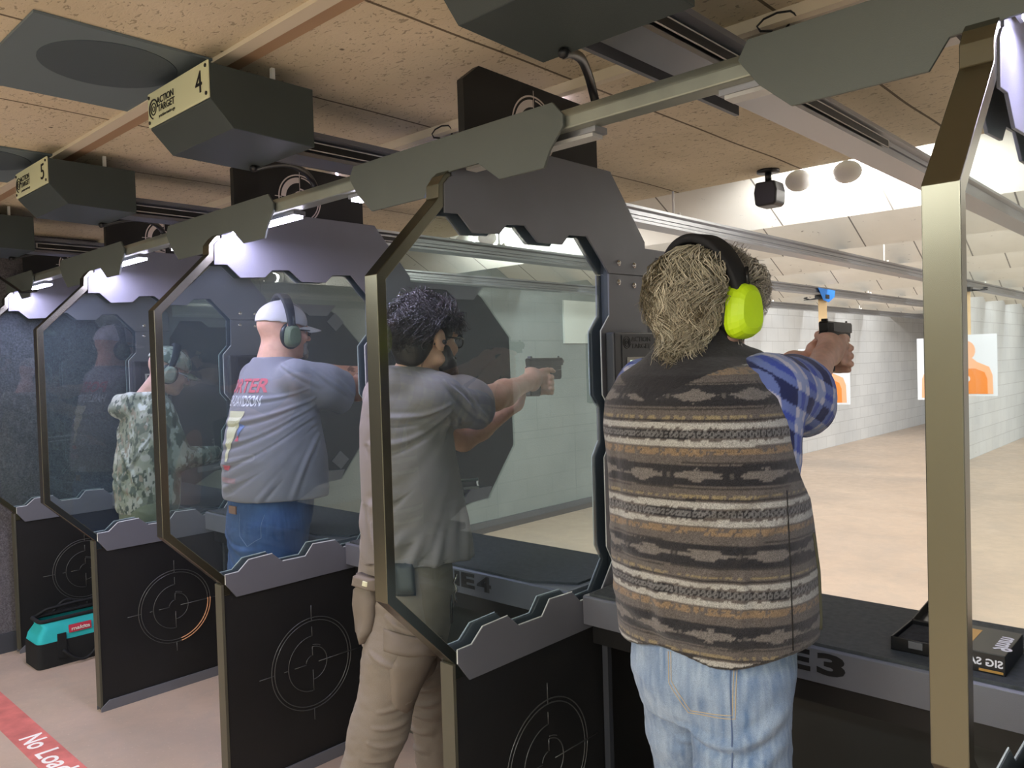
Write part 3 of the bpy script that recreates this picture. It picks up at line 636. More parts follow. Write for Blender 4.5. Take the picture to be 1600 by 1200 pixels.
# ------------------------------------------------------------------ rear fixtures added for light, lamps hidden behind the baffles
def area(name, loc, sx, sy, e, col=(1, 1, 1), rot=(0, 0, 0)):
    ld = bpy.data.lights.new(name, 'AREA'); ld.shape = 'RECTANGLE'; ld.size = sx; ld.size_y = sy; ld.energy = e; ld.color = col
    lo = link(bpy.data.objects.new(name, ld)); lo.location = loc; lo.rotation_euler = rot; return lo
TUBE = emis('added_fill_tube', (1, .99, .94), 18)
for (lx, ly) in ((-3.6, -1.0), (-1.2, -1.2), (1.2, -1.0), (-3.6, -2.3), (.2, -2.3)):  # unseen fixtures added to brighten the rear area and ceiling
    t = thing('added_fill_fixture', (lx, ly, 2.3), 'added unseen fluorescent fixture lighting the firing line from behind', 'ceiling light', 'added fixtures lighting the shooters from behind')
    MB().box(lx-.6, lx+.6, ly-.05, ly+.05, 2.335, 2.36).build('fixture_body', 'white', t)
    for s in (-.03, .03): MB().cyl((lx-.58, ly+s, 2.32), (lx+.58, ly+s, 2.32), .013, 10).build('tube', TUBE, t)
    for s in (-.4, .4): MB().cyl((lx+s, ly, 2.36), (lx+s, ly, ZC), .004, 6).build('hanger_rod', 'white', t)
    area('added_fill_light', (lx, ly, 2.30), 1.15, .1, 40, (1, .985, .95))
for i in range(9):
    y = 4.45+1.35*i-.10
    area('baffle_lamp', (-1.4, y+.25, 2.62), 6.8, .15, 64 if i else 60, (1, .995, .985), (math.radians(30), 0, 0))
# ------------------------------------------------------------------ implicit-surface modelling kit for people and clothing
from mathutils.bvhtree import BVHTree
f32 = np.float32
def V3(*a): return np.array(a, dtype=float)
class SDF:
    def __init__(s, lo, hi, res):
        s.lo = np.array(lo, float); s.res = res; s.n = np.ceil((np.array(hi)-s.lo)/res).astype(int)+1
        s.d = np.full(s.n, .06, f32)
    def sub(s, lo, hi):
        a = np.clip(np.floor((np.array(lo)-s.lo)/s.res).astype(int), 0, s.n); b = np.clip(np.ceil((np.array(hi)-s.lo)/s.res).astype(int)+1, 0, s.n)
        sl = tuple(slice(i, j) for i, j in zip(a, b))
        g = [(s.lo[i]+s.res*np.arange(a[i], b[i])).astype(f32) for i in range(3)]
        return sl, g[0][:, None, None], g[1][None, :, None], g[2][None, None, :]
    def op(s, fn, lo, hi, k=.01, mode='u', m=.05):
        lo = np.minimum(lo, hi)-m; hi = np.maximum(lo, hi)+m
        sl, x, y, z = s.sub(lo, hi)
        if 0 in [q.stop-q.start for q in sl]: return s
        v = fn(x, y, z).astype(f32); d = s.d[sl]
        if mode == 'u':
            h = np.clip(.5+.5*(d-v)/k, 0, 1); s.d[sl] = d*(1-h)+v*h-k*h*(1-h)
        elif mode == 's':
            v = -v; h = np.clip(.5-.5*(d-v)/k, 0, 1); s.d[sl] = d*(1-h)+v*h+k*h*(1-h)
        return s
    def cap(s, a, b, ra, rb=None, k=.01, mode='u', sq=None):
        a, b = np.array(a, float), np.array(b, float); rb = ra if rb is None else rb; ab = b-a; L = max(ab@ab, 1e-9); R = max(ra, rb)
        def fn(x, y, z):
            t = np.clip(((x-a[0])*ab[0]+(y-a[1])*ab[1]+(z-a[2])*ab[2])/L, 0, 1)
            dx, dy, dz = x-a[0]-t*ab[0], y-a[1]-t*ab[1], z-a[2]-t*ab[2]
            return np.sqrt(dx*dx+dy*dy+dz*dz)-(ra+(rb-ra)*t)
        return s.op(fn, np.minimum(a, b)-R, np.maximum(a, b)+R, k, mode)
    def chain(s, pts, rs, k=.01, mode='u'):
        for i in range(len(pts)-1): s.cap(pts[i], pts[i+1], rs[i], rs[i+1], k, mode)
        return s
    def ell(s, c, r, R=None, k=.01, mode='u', e=2.):
        c = np.array(c, float); r = np.array(r, float); R = np.eye(3) if R is None else np.array(R)   # rows = local axes
        def fn(x, y, z):
            X, Y, Z = x-c[0], y-c[1], z-c[2]
            q = [(R[i, 0]*X+R[i, 1]*Y+R[i, 2]*Z)/r[i] for i in range(3)]
            if e == 2.:
                k0 = np.sqrt(q[0]**2+q[1]**2+q[2]**2)+1e-6
                k1 = np.sqrt((q[0]/r[0])**2+(q[1]/r[1])**2+(q[2]/r[2])**2)+1e-6
                return k0*(k0-1)/k1
            k0 = (np.abs(q[0])**e+np.abs(q[1])**e+np.abs(q[2])**e)**(1/e); return (k0-1)*min(r)
        m = max(r); return s.op(fn, c-m, c+m, k, mode)
    def loft(s, secs, k=.01, mode='u', e=2.2, z0=None, z1=None, rot=0.):
        """secs: (z, cx, cy, a, b) stacked super-ellipses"""
        S = np.array(sorted(secs)); z0 = S[0, 0] if z0 is None else z0; z1 = S[-1, 0] if z1 is None else z1
        ca, sa = math.cos(rot), math.sin(rot)
        def fn(x, y, z):
            zz = z.ravel(); cx, cy, a, b = [np.interp(zz, S[:, 0], S[:, j]).astype(f32)[None, None, :] for j in (1, 2, 3, 4)]
            X, Y = x-cx, y-cy; X, Y = X*ca+Y*sa, -X*sa+Y*ca
            k0 = (np.abs(X/a)**e+np.abs(Y/b)**e)**(1/e)
            d = (k0-1)*np.minimum(a, b)*(.6+.4*np.minimum(1, 1))
            return np.maximum(d, np.maximum(z0-z, z-z1))
        R = S[:, 3:5].max(); c0 = S[:, 1:3].min(0)-R; c1 = S[:, 1:3].max(0)+R
        return s.op(fn, np.array([c0[0], c0[1], z0]), np.array([c1[0], c1[1], z1]), k, mode)
    def plane_cut(s, p, n, lo=None, hi=None):
        """remove everything on the side the normal points to"""
        lo = s.lo if lo is None else lo; hi = s.lo+s.n*s.res if hi is None else hi
        sl, x, y, z = s.sub(lo, hi); n = np.array(n, float); n /= np.linalg.norm(n)
        v = ((x-p[0])*n[0]+(y-p[1])*n[1]+(z-p[2])*n[2]).astype(f32); s.d[sl] = np.maximum(s.d[sl], v); return s
    def mesh(s):
        d = s.d; sg = d < 0; nx, ny, nz = d.shape
        c = lambda i, j, k: (slice(i, nx-1+i), slice(j, ny-1+j), slice(k, nz-1+k))
        cnt = np.zeros((nx-1, ny-1, nz-1), np.uint8)
        for i in (0, 1):
            for j in (0, 1):
                for k in (0, 1): cnt += sg[c(i, j, k)]
        act = np.nonzero((cnt > 0) & (cnt < 8)); N = len(act[0])
        idx = np.full(cnt.shape, -1, np.int32); idx[act] = np.arange(N)
        acc = np.zeros((N, 3)); w_ = np.zeros(N); A = np.stack(act, 1)
        for ax in range(3):
            o1, o2 = [q for q in range(3) if q != ax]
            for u in (0, 1):
                for v in (0, 1):
                    p = A.copy(); p[:, o1] += u; p[:, o2] += v; q = p.copy(); q[:, ax] += 1
                    d0 = d[tuple(p.T)]; d1 = d[tuple(q.T)]; m = (d0 < 0) != (d1 < 0)
                    t = np.where(m, d0/np.where(m, d0-d1, 1), 0); P = p.astype(float); P[:, ax] += t
                    acc[m] += P[m]; w_[m] += 1
        vs = s.lo+acc/w_[:, None]*s.res
        quads = []
        for ax in range(3):
            o1, o2 = [q for q in range(3) if q != ax]
            s0 = [slice(None)]*3; s1 = [slice(None)]*3; s0[ax] = slice(0, -1); s1[ax] = slice(1, None)
            a0, a1 = sg[tuple(s0)], sg[tuple(s1)]; E_ = np.stack(np.nonzero(a0 != a1), 1)
            sh = np.array(cnt.shape); ok = (E_[:, o1] > 0) & (E_[:, o2] > 0) & (E_[:, o1] < sh[o1]) & (E_[:, o2] < sh[o2]); E_ = E_[ok]
            ins = a0[tuple(E_.T)]; q = []
            for (u, v) in ((-1, -1), (0, -1), (0, 0), (-1, 0)):
                p = E_.copy(); p[:, o1] += u; p[:, o2] += v; q.append(idx[tuple(p.T)])
            q = np.stack(q, 1); flip = ins if ax != 1 else ~ins; q[~flip] = q[~flip][:, ::-1]; quads.append(q)
        return vs, np.concatenate(quads)
def vnormals(vs, q):
    n = np.cross(vs[q[:, 2]]-vs[q[:, 0]], vs[q[:, 3]]-vs[q[:, 1]]); out = np.zeros_like(vs)
    for i in range(4): 
        for j in range(3): out[:, j] += np.bincount(q[:, i], n[:, j], len(vs))
    return out/(np.linalg.norm(out, axis=1)[:, None]+1e-12)
def smooth(vs, q, it=2, lam=.5):
    e = np.concatenate([q[:, [0, 1]], q[:, [1, 2]], q[:, [2, 3]], q[:, [3, 0]]]); deg = np.bincount(e[:, 0], minlength=len(vs))+np.bincount(e[:, 1], minlength=len(vs))
    for _ in range(it):
        a = np.zeros_like(vs)
        for j in range(3): a[:, j] = np.bincount(e[:, 0], vs[e[:, 1], j], len(vs))+np.bincount(e[:, 1], vs[e[:, 0], j], len(vs))
        vs = vs*(1-lam)+lam*a/np.maximum(deg, 1)[:, None]
    return vs
def snoise(v, scale, seed=0, oct=3):
    r = np.random.default_rng(seed); out = np.zeros(len(v)); amp = 1.; tot = 0
    for o in range(oct):
        for k in range(5):
            d = r.normal(size=3); d /= np.linalg.norm(d); ph = r.uniform(0, 6.28); w2 = r.normal(size=3)*.6
            out += amp*np.sin(v@d*scale+ph+1.3*np.sin(v@w2*scale*.7+ph*2)); tot += amp*.5
        scale *= 2.1; amp *= .5
    return out/tot/2.2
def vnoise(v, scale, seed=0):
    """hash lattice value noise, 0..1"""
    p = v*scale+100; i = np.floor(p).astype(np.int64); f = p-i; f = f*f*(3-2*f); out = 0
    def h(a):
        x = (a[:, 0]*73856093) ^ (a[:, 1]*19349663) ^ (a[:, 2]*83492791) ^ (seed*2654435761); x = (x ^ (x >> 13))*1274126177 & 0xffffffff
        return ((x ^ (x >> 16)) & 0xffff)/65535.
    for dx in (0, 1):
        for dy in (0, 1):
            for dz in (0, 1):
                w_ = (f[:, 0] if dx else 1-f[:, 0])*(f[:, 1] if dy else 1-f[:, 1])*(f[:, 2] if dz else 1-f[:, 2])
                out = out+w_*h(i+np.array([dx, dy, dz]))
    return out
def fbm(v, s, seed=0, o=4): return sum(vnoise(v, s*2**k, seed+k)*.5**k for k in range(o))/sum(.5**k for k in range(o))
def folds(v, n, lines, pd=None, gain=1.):
    """cloth creases: each line = (a, b, width, height, sag); pd = direction looking onto that side of the cloth"""
    out = np.zeros(len(v)); 
    if pd is None: pd = (-.68, .73, 0)
    pd = V3(*pd); pd /= np.linalg.norm(pd); P_ = lambda a: a-np.outer(a@pd, pd) if a.ndim > 1 else a-(a@pd)*pd
    vp = P_(v); mask = np.clip(-(n@pd)*2.2, 0, 1)
    for (a, b, w_, h_, sag) in lines:
        a, b = P_(np.array(a, float)), P_(np.array(b, float)); ab = b-a; t = np.clip(((vp-a)@ab)/(ab@ab), 0, 1)
        c = a+t[:, None]*ab; c[:, 2] -= sag*4*t*(1-t); d = vp-c; dn = np.sqrt((d*d).sum(1)); wl = w_*(.5+.7*t)
        side = np.sign(d[:, 2]+1e-9); sd = dn/wl; env = np.sin(np.pi*np.clip(t*.9+.05, 0, 1))**.6
        out += gain*h_*env*(np.exp(-sd**2*2.2)-.75*np.exp(-(sd-1.25)**2*3.)*np.where(side < 0, 1, .35))*mask
    return out
def mk(name, vs, q, mat, parent=None, col=None, smooth_=True):
    me = bpy.data.meshes.new(name); n = len(vs); m_ = len(q); k = q.shape[1]
    off = np.array(parent['_w']) if parent is not None and '_w' in parent else np.zeros(3)
    me.vertices.add(n); me.vertices.foreach_set('co', (vs-off).astype(f32).ravel())
    me.loops.add(m_*k); me.loops.foreach_set('vertex_index', q.astype(np.int32).ravel())
    me.polygons.add(m_); me.polygons.foreach_set('loop_start', np.arange(0, m_*k, k, dtype=np.int32)); me.polygons.foreach_set('loop_total', np.full(m_, k, np.int32))
    me.polygons.foreach_set('use_smooth', np.full(m_, smooth_, bool)); me.update(calc_edges=True)
    if col is not None:
        at = me.color_attributes.new('Col', 'FLOAT_COLOR', 'POINT'); c4 = np.ones((n, 4), f32); c4[:, :3] = col; at.data.foreach_set('color', c4.ravel())
    me.materials.append(M[mat] if isinstance(mat, str) else mat)
    o = link(bpy.data.objects.new(name, me))
    if parent is not None: o.parent = parent; o['_w'] = tuple(off)
    return o
def L3(h): return np.array(lin(h))
def attr_mat(name, rough=.8, spec=.3, bump=.3, bscale=900, sss=0., sheen=0., namp=.15, nsc=300, weave=True):
    k = NT(name); k.bsdf((.5, .5, .5), rough, 0, spec); a = k.n('ShaderNodeAttribute'); a.attribute_name = 'Col'
    v = k.coord(); n1 = k.noise(v, nsc, 3); c = k.mix(1., a.outputs['Color'], k.ramp(n1, [(.3, (1-namp,)*3), (.7, (1+namp,)*3)]), 'MULTIPLY')
    k.l(c, k.b.inputs['Base Color']); k.bump(k.noise(v, bscale, 3), bump, .002)
    if sss: k.b.inputs['Subsurface Weight'].default_value = sss; k.b.inputs['Subsurface Radius'].default_value = (1, .3, .15); k.b.inputs['Subsurface Scale'].default_value = .006
    if sheen: k.b.inputs['Sheen Weight'].default_value = sheen
    return k.m
M['skin'] = attr_mat('skin', .5, .4, .25, 500, .12, 0, .08, 60)
M['cloth'] = attr_mat('cotton_cloth', .9, .15, .35, 1100, 0, .15, .07, 700)
M['wool'] = attr_mat('wool_blanket_cloth', .95, .1, .9, 700, 0, .25, .45, 480)
M['denim'] = attr_mat('denim', .85, .2, .6, 1300, 0, .1, .22, 650)
M['canvas'] = attr_mat('canvas_cloth', .85, .2, .4, 1000, 0, .1, .1, 600)
M['hair_c'] = attr_mat('hair', .45, .5, .1, 300, 0, 0, .15, 90)
M['gun'] = simple('gun_metal', '1b1c1f', .33, .5, .5)
M['gun_grip'] = simple('gun_polymer', '151618', .55)
# ------------------------------------------------------------------ gun frame, pistols, gripping hands
def frame_of(org, fwd, up=(0, 0, 1)):
    f = V3(*fwd); f /= np.linalg.norm(f); r = np.cross(f, V3(*up)); r /= np.linalg.norm(r); u = np.cross(r, f)
    o = V3(*org); return lambda x, y, z: o+r*x+f*y+u*z
def pistol(name, T, label, light=False):
    """T: gun frame, origin at top of the grip; y forward, z up"""
    w_ = T(0, 0, 0); t = thing(name, tuple(w_), label, 'pistol', 'handguns held by the shooters')
    ax = [Vector(T(*e)-w_) for e in ((1, 0, 0), (0, 1, 0), (0, 0, 1))]
    def pr(m, poly, hw):   # polygon in (y,z), extruded in x
        vs = [Vector(T(-hw, y, z)) for y, z in poly]+[Vector(T(hw, y, z)) for y, z in poly]; n = len(poly)
        m.add(vs, [tuple(range(n)), tuple(range(n, 2*n))[::-1]]+[((i+1) % n, i, n+i, n+(i+1) % n) for i in range(n)]); return m
    s_ = pr(MB(), [(-.045, .012), (-.048, .036), (-.042, .041), (.132, .041), (.138, .036), (.138, .012)], .0125).build('slide', 'gun', t, bevel=.002)
    m = MB()
    for i in range(7): pr(m, [(-.040+.006*i, .014), (-.043+.006*i, .037), (-.0405+.006*i, .037), (-.0375+.006*i, .014)], .0132)
    m.build('serrations', 'gun_grip', s_)
    m = MB(); pr(m, [(-.040, .041), (-.038, .048), (-.031, .048), (-.029, .041)], .008); m.build('rear_sight', 'gun', s_)
    m = MB(); pr(m, [(.122, .041), (.124, .047), (.128, .047), (.130, .041)], .002); m.build('front_sight', 'gun', s_)
    m = MB(); m.cyl(T(0, .136, .027), T(0, .150, .027), .0075, 14); m.build('barrel', 'gun', t)
    pr(MB(), [(-.052, .006), (-.045, .013), (.128, .013), (.128, -.004), (.062, -.006), (.03, -.010), (-.030, -.006)], .0115).build('frame', 'gun_grip', t, bevel=.002)
    pr(MB(), [(-.034, .004), (.018, -.004), (.004, -.100), (-.050, -.098), (-.046, -.06), (-.040, -.02)], .014).build('grip', 'gun_grip', t, bevel=.005)
    m = MB(); m.tube([T(0, .016, -.012), T(0, .022, -.034), T(0, .045, -.038), T(0, .062, -.03), T(0, .066, -.008)], .0035, 6); m.build('trigger_guard', 'gun_grip', t)
    m = MB(); m.tube([T(0, .038, -.006), T(0, .036, -.018), T(0, .040, -.028)], .003, 6); m.build('trigger', 'gun', t)
    if light:
        pr(MB(), [(.066, -.006), (.066, -.034), (.074, -.040), (.118, -.040), (.126, -.034), (.126, -.005)], .014).build('weapon_light', 'gun_grip', t, bevel=.002)
    return t
def grip_hands(S, T, wr, wl, sc=1., k=.006):
    """two-handed grip; wr/wl are wrist positions"""
    def P(*a): return T(*[q*sc for q in a])
    r = .0092*sc
    # right palm, web and back of hand
    S.ell(P(.016, -.038, -.035), (.030*sc, .030*sc, .042*sc), k=.012)
    S.cap(P(.024, -.036, -.03), P(.030, .000, -.028), .017*sc, .013*sc, k=.012)
    S.cap(wr, P(.016, -.046, -.035), .027*sc, .028*sc, k=.02)
    S.cap(P(.010, -.044, -.008), P(.024, -.018, -.012), .014*sc, .012*sc, k=.01)
    for j, z in enumerate((-.024, -.044, -.063)):
        rr_ = r*(1.03, 1., .9)[j]
        S.chain([P(.033, -.004, z), P(.030, .026, z-.002), P(.006, .040, z-.002), P(-.018, .036, z-.001), P(-.026, .018, z)], [rr_*1.12, rr_*1.05, rr_, rr_*.95, rr_*.85], k)
    S.chain([P(.032, -.006, -.006), P(.027, .028, -.004), P(.019, .056, -.005), P(.016, .074, -.010)], [r*1.15, r*1.0, r*.92, r*.8], k)
    S.chain([P(.004, -.045, -.006), P(-.016, -.026, .002), P(-.021, .006, .003), P(-.021, .026, .001)], [.013*sc, .0115*sc, .0105*sc, .009*sc], k)
    # left hand wrapped over the right from the left
    S.cap(wl, P(-.034, -.034, -.058), .026*sc, .024*sc, k=.02)
    S.ell(P(-.036, -.012, -.050), (.017*sc, .036*sc, .036*sc), k=.012)
    for j, z in enumerate((-.030, -.050, -.070, -.086)):
        rr_ = r*(1.03, 1.03, 1., .85)[j]
        S.chain([P(-.038, .020, z), P(-.026, .047, z+.001), P(.002, .057, z+.001), P(.028, .047, z), P(.044, .022, z-.001)][:5 if j < 3 else 4], [rr_*1.12, rr_*1.05, rr_, rr_*.97, rr_*.86], k)
    S.chain([P(-.036, -.026, -.028), P(-.032, .008, -.012), P(-.025, .040, -.006), P(-.020, .062, -.006)], [.013*sc, .0118*sc, .0105*sc, .0088*sc], k)
def rotz(a): c, s = math.cos(a), math.sin(a); return np.array([[c, s, 0], [-s, c, 0], [0, 0, 1]])
def axes(yaw, pitch):
    """local axes of a head: rows right, forward, up. yaw to the left, pitch down"""
    f = V3(-math.sin(yaw)*math.cos(pitch), math.cos(yaw)*math.cos(pitch), -math.sin(pitch)); r = V3(math.cos(yaw), math.sin(yaw), 0); return np.array([r, f, np.cross(r, f)])
def head(S, c, A, sc=1., neck_to=None, nr=.058):
    """head centred on the ear line; A rows = right, forward, up"""
    c = V3(*c)
    def P(x, y, z): return c+sc*(A[0]*x+A[1]*y+A[2]*z)
    S.ell(P(0, -.012, .035), np.array([.076, .098, .088])*sc, A, k=.01)
    S.ell(P(0, .038, -.02), np.array([.062, .062, .085])*sc, A, k=.02)
    S.ell(P(0, .062, -.085), np.array([.034, .030, .026])*sc, A, k=.025)
    for s in (-1, 1):
        S.cap(P(s*.058, .01, -.055), P(s*.022, .072, -.088), .020*sc, .016*sc, k=.02)
        S.ell(P(s*.030, .086, .022), np.array([.024, .014, .010])*sc, A, k=.012)       # brow
        S.ell(P(s*.038, .078, -.022), np.array([.020, .018, .018])*sc, A, k=.015)       # cheek
        S.ell(P(s*.031, .094, .003), np.array([.014, .010, .011])*sc, A, k=.008, mode='s')  # eye socket
        # ears
        S.ell(P(s*.083, -.008, .004), np.array([.011, .021, .034])*sc, A, k=.004)
        S.ell(P(s*.094, -.002, .006), np.array([.009, .010, .019])*sc, A, k=.003, mode='s')
        S.cap(P(s*.078, -.002, -.022), P(s*.080, .002, -.028), .007*sc, .006*sc, k=.005)
    S.chain([P(0, .094, .018), P(0, .108, -.008), P(0, .118, -.026)], [.009*sc, .010*sc, .012*sc], .008)
    for s in (-1, 1): S.ell(P(s*.011, .106, -.030), np.array([.009, .010, .007])*sc, A, k=.006)
    S.ell(P(0, .093, -.052), np.array([.024, .012, .006])*sc, A, k=.006); S.ell(P(0, .091, -.064), np.array([.021, .012, .007])*sc, A, k=.006)
    if neck_to is not None: S.cap(P(0, -.012, -.03), neck_to, nr*sc, (nr+.008)*sc, k=.025)
    return P
def eyes(P, parent, sc=1.):
    for s in (-1, 1):
        m = MB(); c = P(s*.031, .080, .003); m.sphere(c, .0118*sc, 14, 10); e = m.build('eye', simple('eye_white', 'e8e4de', .2), parent)
        m = MB(); m.sphere(P(s*.031, .0885, .003), .0045*sc, 10, 8); m.build('iris', simple('iris_brown', '3a2a1c', .2), e)
def foot(S, a, fwd, sc=1.):
    f = V3(*fwd); f /= np.linalg.norm(f); a = V3(*a)
    S.cap(a+V3(0, 0, .02)-f*.03, a+f*.05+V3(0, 0, 0.0), .040*sc, .042*sc, k=.02); S.ell(a+f*.13+V3(0, 0, -.045), np.array([.047, .075, .032])*sc, np.array([np.cross(f, V3(0, 0, 1)), f, V3(0, 0, 1)]), k=.03)
    S.cap(a-f*.04+V3(0, 0, -.045), a+f*.10+V3(0, 0, -.048), .036*sc, .036*sc, k=.02)
def shoes(name, feet, col, parent, floor=0.):
    for a, fwd in feet:
        S = SDF(V3(*a)-.24, V3(*a)+.26, .006); foot(S, a, fwd, 1.08); S.cap(V3(*a), V3(*a)+V3(0, 0, .07), .044, .047, k=.01); S.plane_cut((0, 0, floor+.001), (0, 0, -1)); vs, q = S.mesh()
        mk(name, smooth(vs, q, 1), q, 'canvas', parent, np.tile(L3(col), (len(vs), 1)))
def strands(name, roots, paths, rad, col, parent, sides=3):
    """paths: (N, K, 3)"""
    N, K, _ = paths.shape; t = np.gradient(paths, axis=1); t /= np.linalg.norm(t, axis=2, keepdims=True)+1e-9
    up = np.array([.3, .5, .81]); n1 = np.cross(t, up); n1 /= np.linalg.norm(n1, axis=2, keepdims=True)+1e-9; n2 = np.cross(t, n1)
    R = rad*(1-.75*np.linspace(0, 1, K)**2.5)[None, :, None]
    rings = np.stack([paths+R*(math.cos(2*math.pi*s/sides)*n1+math.sin(2*math.pi*s/sides)*n2) for s in range(sides)], 2)
    vs = rings.reshape(-1, 3); b = (np.arange(N)[:, None, None]*K*sides+np.arange(K-1)[None, :, None]*sides+np.arange(sides)[None, None, :]); b2 = b-np.arange(sides)+(np.arange(sides)+1) % sides
    q = np.stack([b, b2, b2+sides, b+sides], -1).reshape(-1, 4); c = np.repeat(col, K*sides, 0) if col.shape[0] == N else col
    return mk(name, vs, q, 'hair_c', parent, c)
def skincol(vs, base, red=.12, seed=0):
    n = fbm(vs, 25, seed); b = L3(base)[None, :]*(1+.16*(n[:, None]-.5)); b[:, 1:] *= (1-red*(fbm(vs, 9, seed+7)[:, None]-.35)); return np.clip(b, 0, 1)
def person(name, w_, label):
    """the body mesh itself is the person; clothes, hair and gear hang under it"""
    return dict(w=w_, label=label)
def body_obj(S, base, label, w_, it=1, colfn=None):
    vs, q = S.mesh(); vs = smooth(vs, q, it, .4); col = skincol(vs, base)
    if colfn is not None: col = colfn(vs, col)
    o = mk('person', vs-np.array(w_), q, 'skin', None, col); o.location = w_; o['_w'] = tuple(w_)
    return tag(o, label, 'person')
def bvh_of(vs, q): return BVHTree.FromPolygons([tuple(p) for p in vs], [tuple(int(i) for i in f) for f in q])
def drape_text(s, size, org, xd, yd, cast, bvh, mat, parent, name, off=.0025, width=None, bold=0., font_ext=0.):
    """lettering laid on cloth: flat text cut fine, each vertex dropped onto the surface along cast"""
    o = text(s, size, org, xd, yd, mat, None, name, .0, width, 'CENTER', bold)
    bm = bmesh.new(); bm.from_mesh(o.data); bmesh.ops.triangulate(bm, faces=bm.faces)
    for _ in range(2): 
        es = [e for e in bm.edges if e.calc_length() > .007]
        if es: bmesh.ops.subdivide_edges(bm, edges=es, cuts=1); bmesh.ops.triangulate(bm, faces=bm.faces)
    cd_ = Vector(cast).normalized(); par = Vector(parent['_w'])
    for v in bm.verts:
        hit = bvh.ray_cast(v.co-cd_*.4, cd_)
        if hit[0] is not None: v.co = hit[0]-cd_*off
        v.co -= par
    bm.to_mesh(o.data); bm.free(); o.parent = parent; o['_w'] = parent['_w']; return o
def surf_line(pts, cast, bvh, r, mat, parent, name, off=.001, seg=10, src=None):
    """a seam or stitch line laid on cloth"""
    P = [Vector(p) for p in pts]; out = []
    for i in range(len(P)-1):
        for k in range(seg): out.append(P[i].lerp(P[i+1], k/seg))
    out.append(P[-1]); res = []
    for p in out:
        cd_ = Vector(cast).normalized() if src is None else (p-Vector(src)).normalized()
        h = bvh.ray_cast(p-cd_*.5, cd_)
        if h[0] is not None: res.append(h[0]-cd_*off)
    if len(res) > 2: return MB().tube(res, r, 5).build(name, mat, parent)
def ear_muff(parent, c, A, cup_col, cup_mat, label, side_only=None, sc=1., over=.135, band_back=0., dx=.092, bw=.021, cs=1.):
    """headband over the crown and two cups; child of the wearer"""
    c = V3(*c)
    def P(x, y, z): return c+sc*(A[0]*x+A[1]*y+A[2]*z)
    pts = []
    for a in np.linspace(-8, 188, 33):
        r = math.radians(a); pts.append(P((dx+.012)*math.cos(r), -.005+band_back*math.sin(r), .01+over*math.sin(r) if math.sin(r) > 0 else .01+.2*math.sin(r)))
    bt = MB(); n = len(pts); w2, th = bw*sc, .009*sc; vs = []
    for i, p in enumerate(pts):
        t = pts[min(i+1, n-1)]-pts[max(i-1, 0)]; t /= np.linalg.norm(t); y = A[1]; nn = np.cross(t, y); nn /= np.linalg.norm(nn); w3 = w2*(.55+.45*math.sin(math.pi*i/(n-1)))
        y2 = np.cross(nn, t)
        for a, b in ((-1, -.7), (-.8, -1), (.8, -1), (1, -.7), (1, .7), (.8, 1), (-.8, 1), (-1, .7)): vs.append(p+y2*a*w3+nn*b*th)
    bt.add(vs, [(i*8+k, i*8+(k+1) % 8, (i+1)*8+(k+1) % 8, (i+1)*8+k) for i in range(n-1) for k in range(8)]+[tuple(range(8))[::-1], tuple(range(8*n-8, 8*n))], True)
    em = bt.build('ear_muff', simple('muff_band', '1b1c20', .7), parent); em['label'] = label
    for s in (1, -1):
        m = MB(); ring = [P(s*(dx-.012), .036*math.cos(a), -.006+.045*math.sin(a)) for a in np.linspace(0, 2*math.pi, 24, endpoint=False)]; m.tube(ring, .012*sc, 8, True); m.build('cushion', 'plastic_black', em)
        m = MB(); prof = [(dx-.006, 1.0), (dx+.004, 1.02), (dx+.012, .98), (dx+.026, .86), (dx+.033, .66), (dx+.034, .0)]; vs = []; K = 28
        for (xx, rr_) in prof:
            for k in range(K):
                a = 2*math.pi*k/K; yy, zz = math.cos(a), math.sin(a); e = 2.7; q_ = (abs(yy)**e+abs(zz)**e)**(-1/e)
                vs.append(P(s*xx, .034*cs*rr_*yy*q_*(1-.12*zz), -.008+.047*cs*rr_*zz*q_))
        m.add(vs, [((i*K+k, i*K+(k+1) % K, (i+1)*K+(k+1) % K, (i+1)*K+k) if s > 0 else (i*K+k, (i+1)*K+k, (i+1)*K+(k+1) % K, i*K+(k+1) % K)) for i in range(len(prof)-1) for k in range(K)], False)
        m.build('cup', cup_mat, em)
        m = MB(); m.tube([P(s*(dx+.020), 0, .035), P(s*(dx+.018), 0, .075)], .004*sc, 6); m.build('yoke', 'plastic_black', em)
    return em
